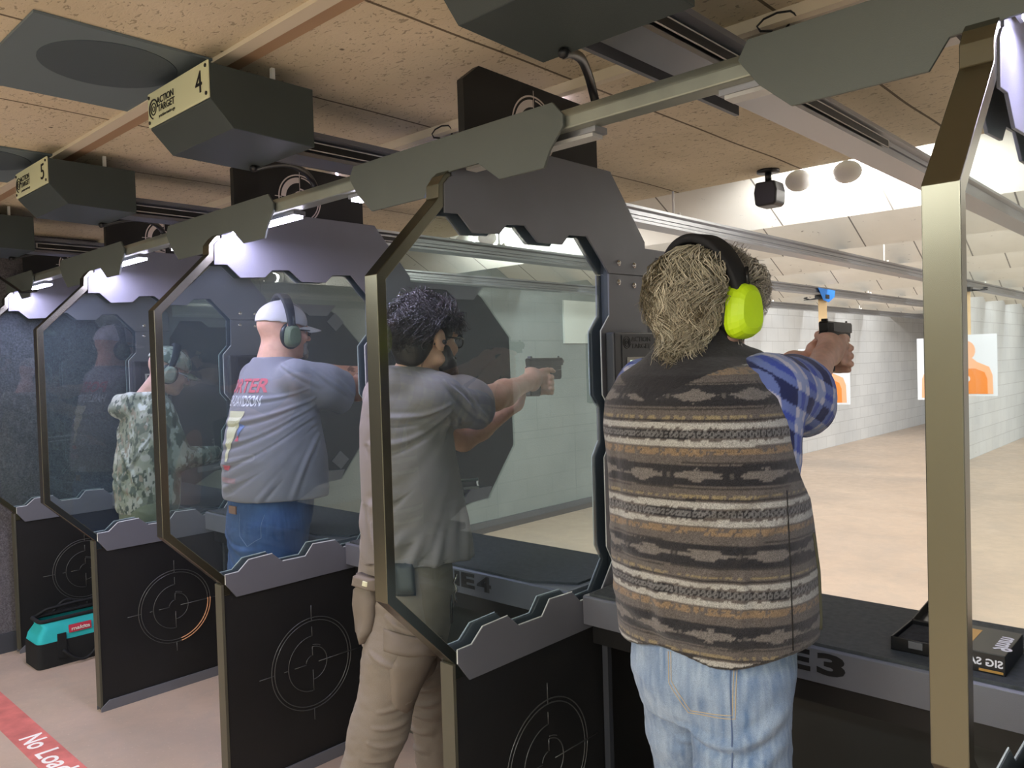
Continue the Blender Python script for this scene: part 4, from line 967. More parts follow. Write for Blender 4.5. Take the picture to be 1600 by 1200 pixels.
# ------------------------------------------------------------------ hair growth
def grow(c, A, N, K, length, seed, region, clump=90, wave=.010, freq=2.2, hang=-.06, lift=.016, rad0=(.080, .102, .094), cz=.033, flow=(0, -.15, -1), frizz=0., out=.25, curl=0.):
    r = np.random.default_rng(seed); c = V3(*c)
    d = r.normal(size=(N*6, 3)); d /= np.linalg.norm(d, axis=1)[:, None]; d = d[region(d)][:N]; N = len(d)
    rad = np.array(rad0); p = d*rad; cl = r.normal(size=(clump, 3)); cl /= np.linalg.norm(cl, axis=1)[:, None]
    ci = np.argmax(d@cl.T, 1); ph = r.uniform(0, 6.28, clump)[ci]+r.normal(size=N)*.35; am = (r.uniform(.5, 1.3, clump)[ci])*wave
    Ls = (length(d) if callable(length) else np.full(N, length))*r.uniform(.8, 1.1, N)*r.uniform(.85, 1.12, clump)[ci]
    P = [p.copy()]; fl = V3(*flow); side = np.stack([-d[:, 1], d[:, 0], d[:, 2]*0], 1)+1e-6; side /= np.linalg.norm(side, axis=1)[:, None]
    rnd = r.normal(size=(N, 3)); v = None
    cur = p.copy()
    for k in range(1, K):
        t = k/(K-1); n = cur/rad**2; n /= np.linalg.norm(n, axis=1)[:, None]
        low = np.clip((hang-cur[:, 2])/.05, 0, 1)[:, None]; n2 = n.copy(); 
        g = fl[None, :]-n2*(n2@fl)[:, None]*(1-low); g /= np.linalg.norm(g, axis=1)[:, None]+1e-9
        g = g+n*out*(.5-t)*(1-low)+rnd*frizz; g /= np.linalg.norm(g, axis=1)[:, None]
        cur = cur+g*(Ls/(K-1))[:, None]
        # stay outside the skull
        s = np.sqrt(((cur/(rad+lift*(.4+.9*t)))**2).sum(1)); push = np.where((s < 1) & (cur[:, 2] > -.09), 1/np.maximum(s, .5), 1); cur[:, :2] *= push[:, None]; cur[:, 2] = np.where(cur[:, 2] > -.02, cur[:, 2]*push, cur[:, 2])
        P.append(cur.copy())
    P = np.stack(P, 1); t = np.linspace(0, 1, K)[None, :]
    wv = am[:, None]*np.minimum(1, t*1.8)*np.sin(ph[:, None]+6.28*freq*t*(Ls/ Ls.mean())[:, None]); wv2 = am[:, None]*np.minimum(1, t*1.8)*np.cos(ph[:, None]*1.3+6.28*freq*t)
    nn = P/np.linalg.norm(P, axis=2, keepdims=True)
    P = P+side[:, None, :]*wv[..., None]+nn*(np.abs(wv2)*.9)[..., None]
    if curl: P = P+ (side[:, None, :]*np.sin(9*t+ph[:, None])[..., None]+V3(0, 0, 1)*np.cos(9*t+ph[:, None]*2)[..., None])*curl*t[..., None]
    P[..., 2] += cz
    return c+P@A, ci, d
# =================================================================== shooter in the striped vest
W1 = (-.88, 1.55, 0)
c1 = V3(-.868, 1.558, 1.668); A1 = axes(-.26, .04)
T1 = frame_of((-.865, 2.245, 1.615), (.0, 1, -.02))
shR, elR, wrR = V3(-.725, 1.60, 1.505), V3(-.800, 1.885, 1.455), V3(-.842, 2.150, 1.560)
shL, elL, wrL = V3(-1.055, 1.60, 1.50), V3(-1.06, 1.90, 1.41), V3(-.930, 2.150, 1.545)
S = SDF((-1.2, 1.25, 0), (-.58, 2.42, 1.86), .0048)
Ph = head(S, c1, A1, 1.0, c1+V3(0, -.045, -.16), .062)
S.loft([(.9, -.872, 1.555, .17, .12), (1.1, -.872, 1.55, .17, .12), (1.35, -.88, 1.54, .17, .11), (1.5, -.885, 1.53, .15, .09), (1.55, -.885, 1.535, .07, .07)], .03)
for a, b, c_ in ((shR, elR, wrR), (shL, elL, wrL)): S.chain([a, b], [.046, .043], .03); S.chain([b, b+(c_-b)*.35, c_], [.045, .046, .029], .02)
grip_hands(S, T1, wrR, wrL, 1.12)
legs1 = [((-.79, 1.52, .90), (-.770, 1.49, .50), (-.765, 1.46, .09)), ((-.962, 1.58, .90), (-.972, 1.65, .50), (-.985, 1.64, .09))]
for h_, k_, a_ in legs1: S.chain([h_, k_, a_], [.085, .06, .042], .03); foot(S, a_, (.05, 1, 0), .95)
P1 = body_obj(S, 'd8b09c', 'older grey haired person in striped vest and plaid shirt, aiming a pistol, seen from behind', W1)
S = SDF((-1.2, 1.25, .80), (-.58, 1.95, 1.68), .0042)
# shirt
S.loft([(.98, -.868, 1.56, .195, .15), (1.2, -.868, 1.555, .195, .15), (1.40, -.88, 1.545, .192, .135), (1.50, -.885, 1.54, .165, .105), (1.56, -.885, 1.54, .10, .08), (1.585, -.88, 1.54, .078, .075)], .02)
S.chain([shR+V3(-.02, -.02, -.015), shR+(elR-shR)*.5+V3(.004, 0, -.008), elR+V3(.0, .0, -.010)], [.082, .086, .072], .035)
S.chain([shL+V3(.02, -.02, -.01), shL+(elL-shL)*.5, elL], [.080, .075, .066], .035)
S.ell(shR+V3(-.025, -.04, -.11), (.075, .095, .13), k=.04)
dR = (elR-shR)/np.linalg.norm(elR-shR); dL = (elL-shL)/np.linalg.norm(elL-shL)
for e_, d_ in ((elR, dR), (elL, dL)):
    S.cap(e_+d_*.002+V3(0, 0, -.008), e_+d_*.034+V3(0, 0, -.008), .082, .080, .006); S.plane_cut(e_+d_*.045, d_, e_-.13, e_+.16)
    S.cap(e_+d_*.03, e_+d_*.12, .064, .064, .003, 's')
vs, q = S.mesh(); vs = smooth(vs, q, 2)
nv = vnormals(vs, q); arm = np.clip(((vs-shR)@dR)/.3, 0, 1)
vs = vs+nv*((snoise(vs*[1, 1.6, 1], 38, 4)*.0042+snoise(vs, 90, 5, 2)*.0014)*np.where(vs[:, 1] > 1.5, 1, .5))[:, None]
def plaid(v, a, d, per=.082):
    s = (v-a)@d; u = V3(0, 0, 1)-d*d[2]; u /= np.linalg.norm(u); w2 = np.cross(d, u); ang = np.arctan2((v-a)@u, (v-a)@w2)*.08
    s = s+snoise(v, 14, 2, 1)*.010; ang = ang+snoise(v, 12, 3, 1)*.006
    fa = (s/per) % 1; ang = .9*((v-a)@u)+.55*((v-a)@w2); fb = (ang/per+.3) % 1
    a1 = (fa < .42); b1 = (fb < .42); a2 = (fa > .56) & (fa < .80); b2 = (fb > .60) & (fb < .76)
    lt, mid, nav, bl = L3('b9b8c4'), L3('6474aa'), L3('262d55'), L3('8d99bc')
    c = np.tile(lt, (len(v), 1)); c[a2 | b2] = bl; c[a1 ^ b1] = mid; c[(a1 & b2) | (b1 & a2)] = L3('3e50a0'); c[a1 & b1] = nav; return c
col = np.where((vs[:, 0] > -.9)[:, None], plaid(vs, shR, dR), plaid(vs, shL, dL))
shirt1 = mk('plaid_shirt', vs, q, 'cloth', P1, col); bv_shirt1 = bvh_of(vs, q)
# vest
S = SDF((-1.2, 1.2, .86), (-.58, 1.9, 1.66), .0036)
VS = [(.94, -.868, 1.562, .212, .172), (1.02, -.866, 1.562, .219, .184), (1.12, -.868, 1.56, .220, .188), (1.22, -.870, 1.552, .216, .182), (1.34, -.876, 1.54, .213, .172), (1.42, -.882, 1.53, .212, .160), (1.48, -.886, 1.525, .200, .145), (1.53, -.888, 1.525, .165, .118), (1.565, -.888, 1.53, .105, .092), (1.59, -.885, 1.535, .083, .080)]
S.loft(VS, .01, e=2.25)
S.chain([shR+V3(-.085, -.01, .012), shR+V3(-.045, 0, .010)], [.070, .064], .05); S.chain([shL+V3(.085, -.01, .012), shL+V3(.045, 0, .010)], [.070, .064], .05)
S.loft([(1.565, -.883, 1.535, .082, .080), (1.60, -.880, 1.54, .080, .078), (1.632, -.876, 1.545, .078, .076)], .012)
for s_, c_, dd in ((1, shR, dR), (-1, shL, dL)):
    S.ell(c_+V3(s_*.045, .030, -.080), (.075, .105, .155), np.array([[.97, -.24*s_, 0], [.24*s_, .97, 0], [0, 0, 1]]), .006, 's')
    S.cap(c_+V3(0, .06, 0), c_+V3(0, .25, -.05), .10, .10, .006, 's')
S.op(lambda x, y, z: z-(.957+.10*np.clip(np.abs(x+.87)-.08, 0, 1)*1.0-.012*np.sin(x*23))+0*y, (-1.2, 1.2, .86), (-.58, 1.9, 1.05), .003, 's')
vs, q = S.mesh(); vs = smooth(vs, q, 1); nv = vnormals(vs, q)
back = vs[:, 1] < 1.60
FL = [((-1.05, 1.40, 1.06), (-.70, 1.44, 1.01), .030, .008, .02), ((-1.06, 1.42, 1.20), (-.74, 1.42, 1.14), .028, .006, .02), ((-.66, 1.47, 1.32), (-.90, 1.37, 1.24), .022, .008, .02), ((-.66, 1.50, 1.26), (-.84, 1.39, 1.10), .022, .007, .01), ((-1.02, 1.41, 1.40), (-1.04, 1.40, 1.05), .03, .006, 0), ((-.72, 1.42, 1.15), (-.74, 1.43, .97), .022, .006, 0), ((-.90, 1.37, 1.12), (-.86, 1.37, .97), .03, .006, 0)]
vs = vs+nv*(folds(vs, nv, FL, (-.2, 1, 0), .7)+snoise(vs, 17, 8, 2)*.0035+(fbm(vs, 220, 3, 2)-.5)*.0012)[:, None]
def vest_col(v):
    n = len(v); ang = np.arctan2(v[:, 0]+.875, -(v[:, 1]-1.56)); s = ang*.21
    zz = v[:, 2]+snoise(v, 9, 21, 1)*.004; u = ((1.333-zz)/.157) % 1; wob = fbm(v, 120, 5, 2)-.5; g = fbm(v, 300, 6, 2)
    base = L3('5d5854'); dark = L3('2b2b2e'); lt = L3('a5a59f'); tan = L3('857a5f'); org = L3('826f58'); blk = L3('1d1d20')
    c = np.tile(base, (n, 1))*(.75+.5*g[:, None])
    def put(m, cc, a=1.): c[m] = c[m]*(1-a)+cc*a*(.75+.5*g[m][:, None])
    uc = np.minimum(u, 1-u)+wob*.012
    # dark band with stepped grey flames
    db = uc < .135; put(db, dark)
    per = .132; x = (s/per+.35+.06*np.floor(zz/.157)) % 1; xx = np.abs(x-.5)*2; step = np.floor(uc/.014)*.15
    wd = .80-step+.25*(fbm(v*[1, 1, 3], 60, 31, 2)-.5); jag = (np.floor(v[:, 2]/.0045) % 2)*.16
    fl = (uc < .098) & (xx < wd+jag*1.1-.08); put(fl, L3('6c6864'))
    put((uc < .03) & (xx > .93), L3('55524f'))
    put(((u > .150) & (u < .172)) | ((u > .835) & (u < .85)), blk, .7)
    put((u > .25) & (u < .285) & (fbm(v, 170, 9, 1) > .42), tan)
    put((u > .30) & (u < .325), blk, .85)
    z3 = (s/.012) % 1; tri = np.abs(z3-.5)*2
    put((u > .335) & (u < .425) & ((u-.335)/.09 < .45+.75*fbm(v*[1, 1, .6], 95, 4, 2)), lt)
    ch = (u > .43) & (u < .535); put(ch, blk)
    ring = np.hypot(((s/.0125) % 1-.5)*2, (u-.4825)/.045); put(ch & (ring < .95) & (ring > .35), L3('6a6a6a'))
    put((u > .545) & (u < .635) & ((.635-u)/.09 < .45+.75*fbm(v*[1, 1, .6], 95, 14, 2)), lt)
    put((u > .66) & (u < .745) & (fbm(v, 150, 19, 2) > .40), org)
    yoke = v[:, 2] > 1.476+.48*np.abs(v[:, 0]+.905)-.15*np.clip(v[:, 1]-1.56, 0, 1)
    c[yoke | (v[:, 2] > 1.575)] = L3('232326')
    # yoke on the front as plain too; hem binding
    hem = v[:, 2] < .957+.10*np.clip(np.abs(v[:, 0]+.87)-.08, 0, 1)-.012*np.sin(v[:, 0]*23)+.006; c[hem] = L3('2a2826')
    return np.clip(c, 0, 1)
vest1 = mk('striped_vest', vs, q, 'wool', P1, vest_col(vs)); bv = bvh_of(vs, q)
surf_line([(-.668, 1.5, 1.30), (-.664, 1.5, 1.15), (-.662, 1.5, .985)], (-.44, .9, 0), bv, .0016, 'black', vest1, 'side_seam', .0005)
surf_line([(-.60, 1.585, 1.20), (-.60, 1.60, 1.12), (-.60, 1.60, 1.0)], (-1, .15, 0), bv, .0045, simple('pocket_lining', '5a5a48', .9), vest1, 'pocket_slit', .0008)
# jeans
def jeans(name, hips, legs, rr_, colf, parent, res, z0, wr=.006, seed=1, folds_=None, mat='denim', fpd=(-.5, .85, 0), lo=None, hi=None, cuff=.055, kk=.035):
    S = SDF(lo, hi, res); S.loft(hips, .03, e=2.2)
    for h_, k_, a_ in legs: S.chain([h_, ((np.array(h_)+np.array(k_))/2), k_, a_], rr_, kk)
    for h_, k_, a_ in legs: S.cap(V3(*a_)+V3(0, 0, -.03), V3(*a_)+V3(0, 0, .06), cuff+.012, cuff+.02, .02)
    S.plane_cut((0, 0, z0), (0, 0, -1)); vs, q = S.mesh(); vs = smooth(vs, q, 2); nv = vnormals(vs, q)
    d = snoise(vs*[1, 1, 1.9], 24, seed, 3)*wr+snoise(vs*[1, 1, 2.6], 60, seed+9, 2)*wr*.4
    if folds_: d = d+folds(vs, nv, folds_, fpd)
    vs = vs+nv*d[:, None]; return mk(name, vs, q, mat, parent, colf(vs, nv)), bvh_of(vs, q)
def denim_col(base, light, seed, amt=.6):
    def fn(v, n):
        s = fbm(v*[14, 14, 1.3], 9, seed, 3); f = fbm(v, 6, seed+3, 3); a = np.clip((f*.7+s*.5-.35)*1.6*amt, 0, 1)[:, None]
        return L3(base)*(1-a)+L3(light)*a
    return fn
j1, bvj = jeans('light_jeans', [(.80, -.872, 1.54, .155, .12), (.88, -.868, 1.545, .178, .145), (1.0, -.868, 1.55, .178, .145), (1.02, -.868, 1.55, .17, .14)], legs1, [.110, .098, .084, .068], denim_col('587499', 'a3b5c8', 3, 1.25), P1, .0048, .035, .006, 3,
  [((-.86, 1.40, .80), (-.66, 1.46, .86), .022, .012, .035), ((-.86, 1.40, .72), (-.66, 1.44, .80), .022, .009, .03), ((-.84, 1.41, .62), (-.68, 1.42, .68), .02, .008, .02), ((-.85, 1.40, .5), (-.70, 1.40, .55), .02, .008, .02)], lo=(-1.12, 1.3, 0), hi=(-.60, 1.80, 1.04), kk=.014)
stitch = simple('tan_stitching', 'b8a888', .8)
pk = [(-.850, 1.3, .96), (-.850, 1.3, .895), (-.808, 1.3, .84), (-.705, 1.3, .852), (-.700, 1.3, .96)]
for o_ in (0, .006):
    surf_line([(x+(o_ if x < -.8 else -o_), y, z+(o_ if z < .9 else 0)) for x, y, z in pk], (-.35, 1, 0), bvj, .0009, stitch, j1, 'pocket_stitching', .0006)
surf_line([(-.69, 1.2, .96), (-.688, 1.2, .80), (-.695, 1.2, .60)], (-.3, 1, 0), bvj, .0016, simple('seam_blue', '54688a', .9), j1, 'side_seam', .0004)
shoes('shoe', [(legs1[0][2], (.05, 1, 0)), (legs1[1][2], (0, 1, 0))], '3a3530', P1)
# hair
S = SDF(c1-.2, c1+.2, .0055)
S.ell(c1+A1[2]*.036-A1[1]*.006, (.090, .112, .102), A1, .01); S.ell(c1-A1[1]*.055-A1[2]*.035, (.076, .050, .064), A1, .03)
S.op(lambda x, y, z: -(y-(c1[1]+.062))*1.+0*x+0*z, c1+V3(-.2, .03, -.2), c1+V3(.2, .2, .0), .01, 's'); S.cap(c1+V3(.1, .01, -.005), c1+V3(.06, .02, -.01), .03, .03, .01, 's')
vs, q = S.mesh(); vs = smooth(vs, q, 1); nv = vnormals(vs, q); vs = vs+nv*(snoise(vs, 80, 4, 2)*.004)[:, None]
hair1 = mk('hair', vs, q, 'hair_c', P1, np.tile(L3('4c4638'), (len(vs), 1)))  # dark base colour paints the shade in gaps between locks
reg = lambda d: (d[:, 2] > -.35) & ~((d[:, 1] > .55) & (d[:, 2] < .45)) & ~((np.abs(d[:, 0]) > .8) & (d[:, 2] < .10) & (d[:, 1] > -.1))
A1b = axes(-.28, 0)
def tuck(P):
    l = (P-c1)@A1b.T; x, y, z = l[..., 0], l[..., 1], l[..., 2]; s = np.sqrt((x/.104)**2+((z-.01)/.134)**2); m = (np.abs(y) < .045) & (s > .93) & (z > -.01)
    f = np.where(m, .93/s, 1); l = np.stack([x*f, y, (z-.01)*f+.01], -1)
    bad = (((l[..., 0] > .072) & (np.hypot(l[..., 1]/.042, (l[..., 2]+.008)/.056) < 1)) | ((l[..., 0] < -.072) & (np.hypot(l[..., 1]/.042, (l[..., 2]+.008)/.056) < 1))).any(1)
    return (c1+l@A1b)[~bad], ~bad
Pp, ci, d0 = grow(c1, A1, 3200, 22, lambda d: np.where(d[:, 1] > .25, .12, np.where(d[:, 2] > .2, .205, .10+.13*np.clip(d[:, 2]+.35, 0, 1))), 3, reg, 170, .015, 1.9, lift=.012, rad0=(.090, .112, .102), flow=(0, -.25, -1), frizz=.02, out=.15)
tt_ = np.linspace(0, 1, 22)[None, :, None]; ctr = Pp-c1; ctr[..., 2] = 0; Pp = Pp+ctr/np.linalg.norm(ctr, axis=2, keepdims=True)*(.012*tt_**3)+V3(0, 0, 1)*(.012*tt_**5)
Pp, kp = tuck(Pp); ci = ci[kp]; d0 = d0[kp]
rv = rng.uniform(size=170)[ci]; tip = rng.uniform(size=len(ci)); base_h = L3('6c644e')[None]*(1-rv[:, None])+L3('c6c0aa')[None]*rv[:, None]; gr = np.clip(d0[:, 1]*1.6+.2, 0, 1)[:, None]
base_h = (base_h*(1-gr)+L3('bab4aa')*gr)*(.75+.5*tip[:, None]); strands('hair_strands', None, Pp, .0016, base_h, hair1)
Pp, ci, d0 = grow(c1, A1, 1300, 14, .085, 18, lambda d: (d[:, 2] < .25) & (d[:, 2] > -.75) & (d[:, 1] < .1), 80, .010, 1.2, lift=.014, rad0=(.094, .112, .100), flow=(0, -.2, -1), frizz=.03, out=.2)
Pp, kp = tuck(Pp); ci = ci[kp]; rv = rng.uniform(size=80)[ci][:, None]; strands('hair_strands', None, Pp, .0016, (L3('6c644e')[None]*(1-rv)+L3('b8b29c')[None]*rv)*(.75+.5*rng.uniform(size=(len(ci), 1))), hair1)
Pp, ci, d0 = grow(c1, A1, 1000, 9, .032, 8, lambda d: (d[:, 2] > .1) & (d[:, 1] > -.1), 60, .006, 1.5, rad0=(.094, .116, .106), flow=(.3, .6, .6), frizz=.5, lift=.01, out=.9)
Pp, kp = tuck(Pp); ci = ci[kp]
strands('hair_strands', None, Pp, .0010, np.tile(L3('aaa49a'), (len(ci), 1))*(rng.uniform(.7, 1.15, len(ci))[:, None]), hair1)
lime = simple('lime_yellow_cup', 'c8f01e', .4, 0, .5)
em1 = ear_muff(P1, c1+V3(.0, 0, 0), axes(-.28, .0), None, lime, 'black headband with bright lime yellow cup', sc=1.06, over=.134, dx=.094, band_back=-.02, bw=.028, cs=1.17)
eyes(Ph, P1)
pistol('pistol', T1, 'black pistol held by the shooter in the striped vest')
# =================================================================== bearded shooter in grey t-shirt
W2 = (-1.93, 1.58, 0)
c2 = V3(-1.868, 1.622, 1.640); A2 = axes(-.05, .02)
T2 = frame_of((-1.925, 2.205, 1.543), (.02, 1, .0))
shR, elR, wrR = V3(-1.79, 1.605, 1.475), V3(-1.822, 1.87, 1.455), V3(-1.905, 2.115, 1.493)
shL, elL, wrL = V3(-2.10, 1.63, 1.465), V3(-2.075, 1.965, 1.300), V3(-1.985, 2.15, 1.420)
S = SDF((-2.24, 1.22, 0), (-1.60, 2.36, 1.82), .005)
Ph2 = head(S, c2, A2, .98, V3(-1.915, 1.575, 1.49), .058)
S.loft([(.9, -1.93, 1.56, .15, .10), (1.1, -1.935, 1.575, .15, .10), (1.35, -1.94, 1.59, .16, .10), (1.48, -1.94, 1.59, .13, .08), (1.53, -1.935, 1.585, .07, .065)], .03)
for a, b, c_ in ((shR, elR, wrR), (shL, elL, wrL)): S.chain([a, b], [.043, .041], .03); S.chain([b, b+(c_-b)*.32, c_], [.043, .045, .028], .02)
grip_hands(S, T2, wrR, wrL, 1.05)
legs2 = [((-1.86, 1.54, .90), (-1.89, 1.41, .50), (-1.94, 1.27, .09)), ((-2.01, 1.58, .90), (-1.985, 1.70, .50), (-1.965, 1.72, .09))]
for h_, k_, a_ in legs2: S.chain([h_, k_, a_], [.08, .055, .04], .03); foot(S, a_, (.1, 1, 0), .92)
P2 = body_obj(S, 'c39a80', 'bearded person with dark hair, glasses, grey t-shirt and cargo trousers, aiming a pistol', W2)
S = SDF((-2.26, 1.30, .90), (-1.60, 1.95, 1.60), .0044)
TS = [(.95, -1.905, 1.60, .168, .175), (1.02, -1.908, 1.60, .165, .172), (1.14, -1.918, 1.595, .158, .158), (1.26, -1.93, 1.59, .160, .140), (1.38, -1.94, 1.59, .166, .122), (1.46, -1.943, 1.59, .150, .108), (1.51, -1.940, 1.588, .115, .092), (1.545, -1.915, 1.58, .085, .080), (1.566, -1.908, 1.582, .072, .072)]
S.loft(TS, .01, e=2.1); S.cap((-1.90, 1.58, 1.515), shR+V3(-.01, -.005, .012), .052, .060, .03); S.cap((-1.98, 1.58, 1.512), shL+V3(.01, -.005, .012), .052, .060, .03)
S.ell((-1.918, 1.575, 1.515), (.095, .088, .050), None, .02)
dR = (elR-shR)/np.linalg.norm(elR-shR); dL = (elL-shL)/np.linalg.norm(elL-shL)
S.chain([shR+V3(-.012, -.01, -.008), shR+dR*.10+V3(0, 0, -.014), shR+dR*.19+V3(.0, 0, -.026)], [.072, .076, .079], .03); S.chain([shL+V3(.012, 0, -.006), shL+dL*.19], [.066, .068], .035)
for a_, d_ in ((shR, dR), (shL, dL)):
    S.plane_cut(a_+d_*.175, d_+V3(0, 0, .12), a_+d_*.12-.13, a_+d_*.2+.14); S.cap(a_+d_*.15+V3(0, 0, -.022), a_+d_*.3+V3(0, 0, -.022), .069, .072, .003, 's')
S.op(lambda x, y, z: z-(.975-.10*np.clip(y-1.62, -.03, .2)+.0*x), (-2.26, 1.3, .9), (-1.6, 1.95, 1.1), .003, 's')
vs, q = S.mesh(); vs = smooth(vs, q, 2); nv = vnormals(vs, q)
arp = V3(-1.775, 1.66, 1.40)
FL = [(arp, (-1.80, 1.40, 1.03), .020, .011, .05), (arp+V3(.0, .01, -.03), (-1.77, 1.44, .98), .018, .009, .03), (arp+V3(.005, .02, -.05), (-1.75, 1.52, .96), .016, .009, .02), (arp+V3(0, -.03, .0), (-1.90, 1.42, 1.15), .02, .010, .04), (arp+V3(0, .03, -.05), (-1.75, 1.66, .97), .014, .008, .0), (arp+V3(-.03, .06, -.05), (-1.78, 1.76, .96), .014, .006, 0), (arp+V3(0, -.02, .03), (-1.93, 1.45, 1.33), .016, .007, .03), (arp+V3(0, -.02, .05), (-1.93, 1.46, 1.42), .014, .005, .02),
      ((-1.99, 1.45, 1.15), (-1.93, 1.42, .98), .014, .008, 0), ((-1.92, 1.43, 1.10), (-1.86, 1.42, .97), .013, .007, 0), ((-2.04, 1.49, 1.10), (-1.98, 1.46, .98), .013, .007, 0), ((-1.76, 1.60, 1.52), (-1.72, 1.72, 1.40), .012, .005, 0), ((-1.74, 1.66, 1.50), (-1.735, 1.76, 1.38), .010, .004, 0)]
vs = vs+nv*(folds(vs, nv, FL, None, 2.1)+snoise(vs, 20, 18, 2)*.0025)[:, None]
col = np.tile(L3('7c7775'), (len(vs), 1))
tee2 = mk('grey_t_shirt', vs, q, 'cloth', P2, col); bv = bvh_of(vs, q)
drape_text('IN CASE OF', .05, (-1.86, 1.9, 1.235), (-1, .25, 0), (0, 0, 1), (-.4, -1, 0), bv, 'white', tee2, 'chest_lettering', .002, .20, .0008)
drape_text('READ', .062, (-1.86, 1.9, 1.135), (-1, .25, 0), (0, 0, 1), (-.4, -1, 0), bv, 'white', tee2, 'chest_lettering', .002, .24, .0008)
surf_line([(-1.78, 1.9, 1.118), (-1.88, 1.9, 1.118)], (-.4, -1, 0), bv, .0012, 'white', tee2, 'printed_underline', .001)
# trousers
def khaki(v, n): return L3('7a7268')*(.92+.16*fbm(v, 8, 3, 3)[:, None])
tr2, bvt = jeans('cargo_trousers', [(.70, -1.935, 1.55, .15, .11), (.86, -1.93, 1.56, .165, .135), (.98, -1.93, 1.565, .155, .125), (1.0, -1.93, 1.565, .15, .12)], legs2, [.100, .096, .080, .068], khaki, P2, .0052, .03, .006, 13,
  [((-1.84, 1.38, .58), (-1.78, 1.50, .62), .014, .009, .01), ((-1.85, 1.37, .54), (-1.78, 1.48, .55), .013, .009, .01), ((-1.86, 1.36, .50), (-1.79, 1.46, .49), .013, .009, .01), ((-1.86, 1.34, .45), (-1.80, 1.46, .44), .013, .008, 0), ((-1.87, 1.33, .38), (-1.81, 1.44, .39), .013, .008, 0), ((-1.87, 1.30, .31), (-1.82, 1.42, .33), .013, .008, 0), ((-1.86, 1.44, .84), (-1.78, 1.56, .78), .016, .009, .01), ((-1.90, 1.42, .74), (-1.78, 1.50, .70), .016, .009, .01)], mat='canvas', lo=(-2.2, 1.2, 0), hi=(-1.66, 1.9, 1.02), cuff=.05)
kh2 = simple('khaki_pocket', '736b61', .9, 0, .2, 8, .08, .3, 700)
def patch(nm, cen, ax_u, ax_v, hu, hv, cast, bvh, mat, parent, th=.006, pts=None, off=0.):
    """flat sewn-on piece following the cloth below it"""
    U, V_ = V3(*ax_u), V3(*ax_v); cd_ = Vector(cast).normalized(); K = 9; vs = []; 
    for lay in (0, 1):
        for i in range(K):
            for j in range(K):
                a, b = -1+2*i/(K-1), -1+2*j/(K-1); ed = max(abs(a), abs(b)); cut = (abs(a)+abs(b)) if pts else 0
                if pts and cut > 1.55: a *= 1.55/cut; b *= 1.55/cut
                p = Vector(V3(*cen)+U*hu*a+V_*hv*b); h = bvh.ray_cast(p-cd_*.3, cd_); p2 = h[0] if h[0] is not None else p
                vs.append(p2-cd_*((th*(1.0 if ed < .95 else .55) if lay else -.002)+off))
    f = []
    for i in range(K-1):
        for j in range(K-1):
            a = i*K+j; f.append((K*K+a, K*K+a+K, K*K+a+K+1, K*K+a+1)); f.append((a, a+1, a+K+1, a+K))
    rim = [i*K for i in range(K)]+[(K-1)*K+j for j in range(1, K)]+[i*K+K-1 for i in range(K-2, -1, -1)]+[j for j in range(K-2, 0, -1)]
    for a, b in zip(rim, rim[1:]+rim[:1]): f.append((a, b, K*K+b, K*K+a))
    m = MB(); m.add(vs, f, True); return m.build(nm, mat, parent)
cs2 = (-1, .62, 0)
patch('cargo_pocket', (-1.75, 1.46, .66), (.45, .89, .10), (-.10, 0, 1), .085, .095, cs2, bvt, kh2, tr2, .009, True)
patch('cargo_pocket_flap', (-1.75, 1.45, .755), (.45, .88, -.28), (0, .1, 1), .09, .028, cs2, bvt, kh2, tr2, .014)
patch('hip_pouch', (-1.96, 1.36, .835), (.9, -.3, 0), (0, 0, 1), .05, .085, (.25, 1, 0), bvt, kh2, tr2, .030, True)
patch('pouch_flap', (-1.96, 1.36, .925), (.9, -.3, 0), (0, 0, 1), .055, .018, (.25, 1, 0), bvt, kh2, tr2, .034)
patch('pouch_badge', (-1.93, 1.36, .928), (.9, -.3, 0), (0, 0, 1), .014, .009, (.25, 1, 0), bvt, simple('badge_cream', 'c8c8a8', .5), tr2, .037)
patch('magazine_case', (-1.825, 1.47, .955), (.6, .8, 0), (0, 0, 1), .028, .050, cs2, bvt, simple('case_green_black', '262c28', .5), tr2, .030)
surf_line([(-1.70, 1.62, .93), (-1.70, 1.62, .80), (-1.705, 1.60, .70)], cs2, bvt, .0035, simple('khaki_seam', '7a6e5e', .9), tr2, 'side_seam', .0005)
m = MB(); m.cyl((-1.775, 1.575, .80), (-1.775, 1.578, .86), .004, 8); m.sphere((-1.775, 1.578, .865), .008); m.build('pocket_tool', 'chrome', tr2)
m = MB(); m.cyl((-1.765, 1.60, .79), (-1.765, 1.603, .875), .0045, 8); m.build('pen', 'plastic_black', tr2)
m = MB(); m.tube([(-1.776+.004*math.sin(i*2.1), 1.630+.004*math.cos(i*1.7), .93-.012*i) for i in range(8)], .004, 6); m.build('key_chain', 'chrome', tr2)
shoes('shoe', [(legs2[0][2], (.1, 1, 0)), (legs2[1][2], (.1, 1, 0))], '2c2a28', P2)
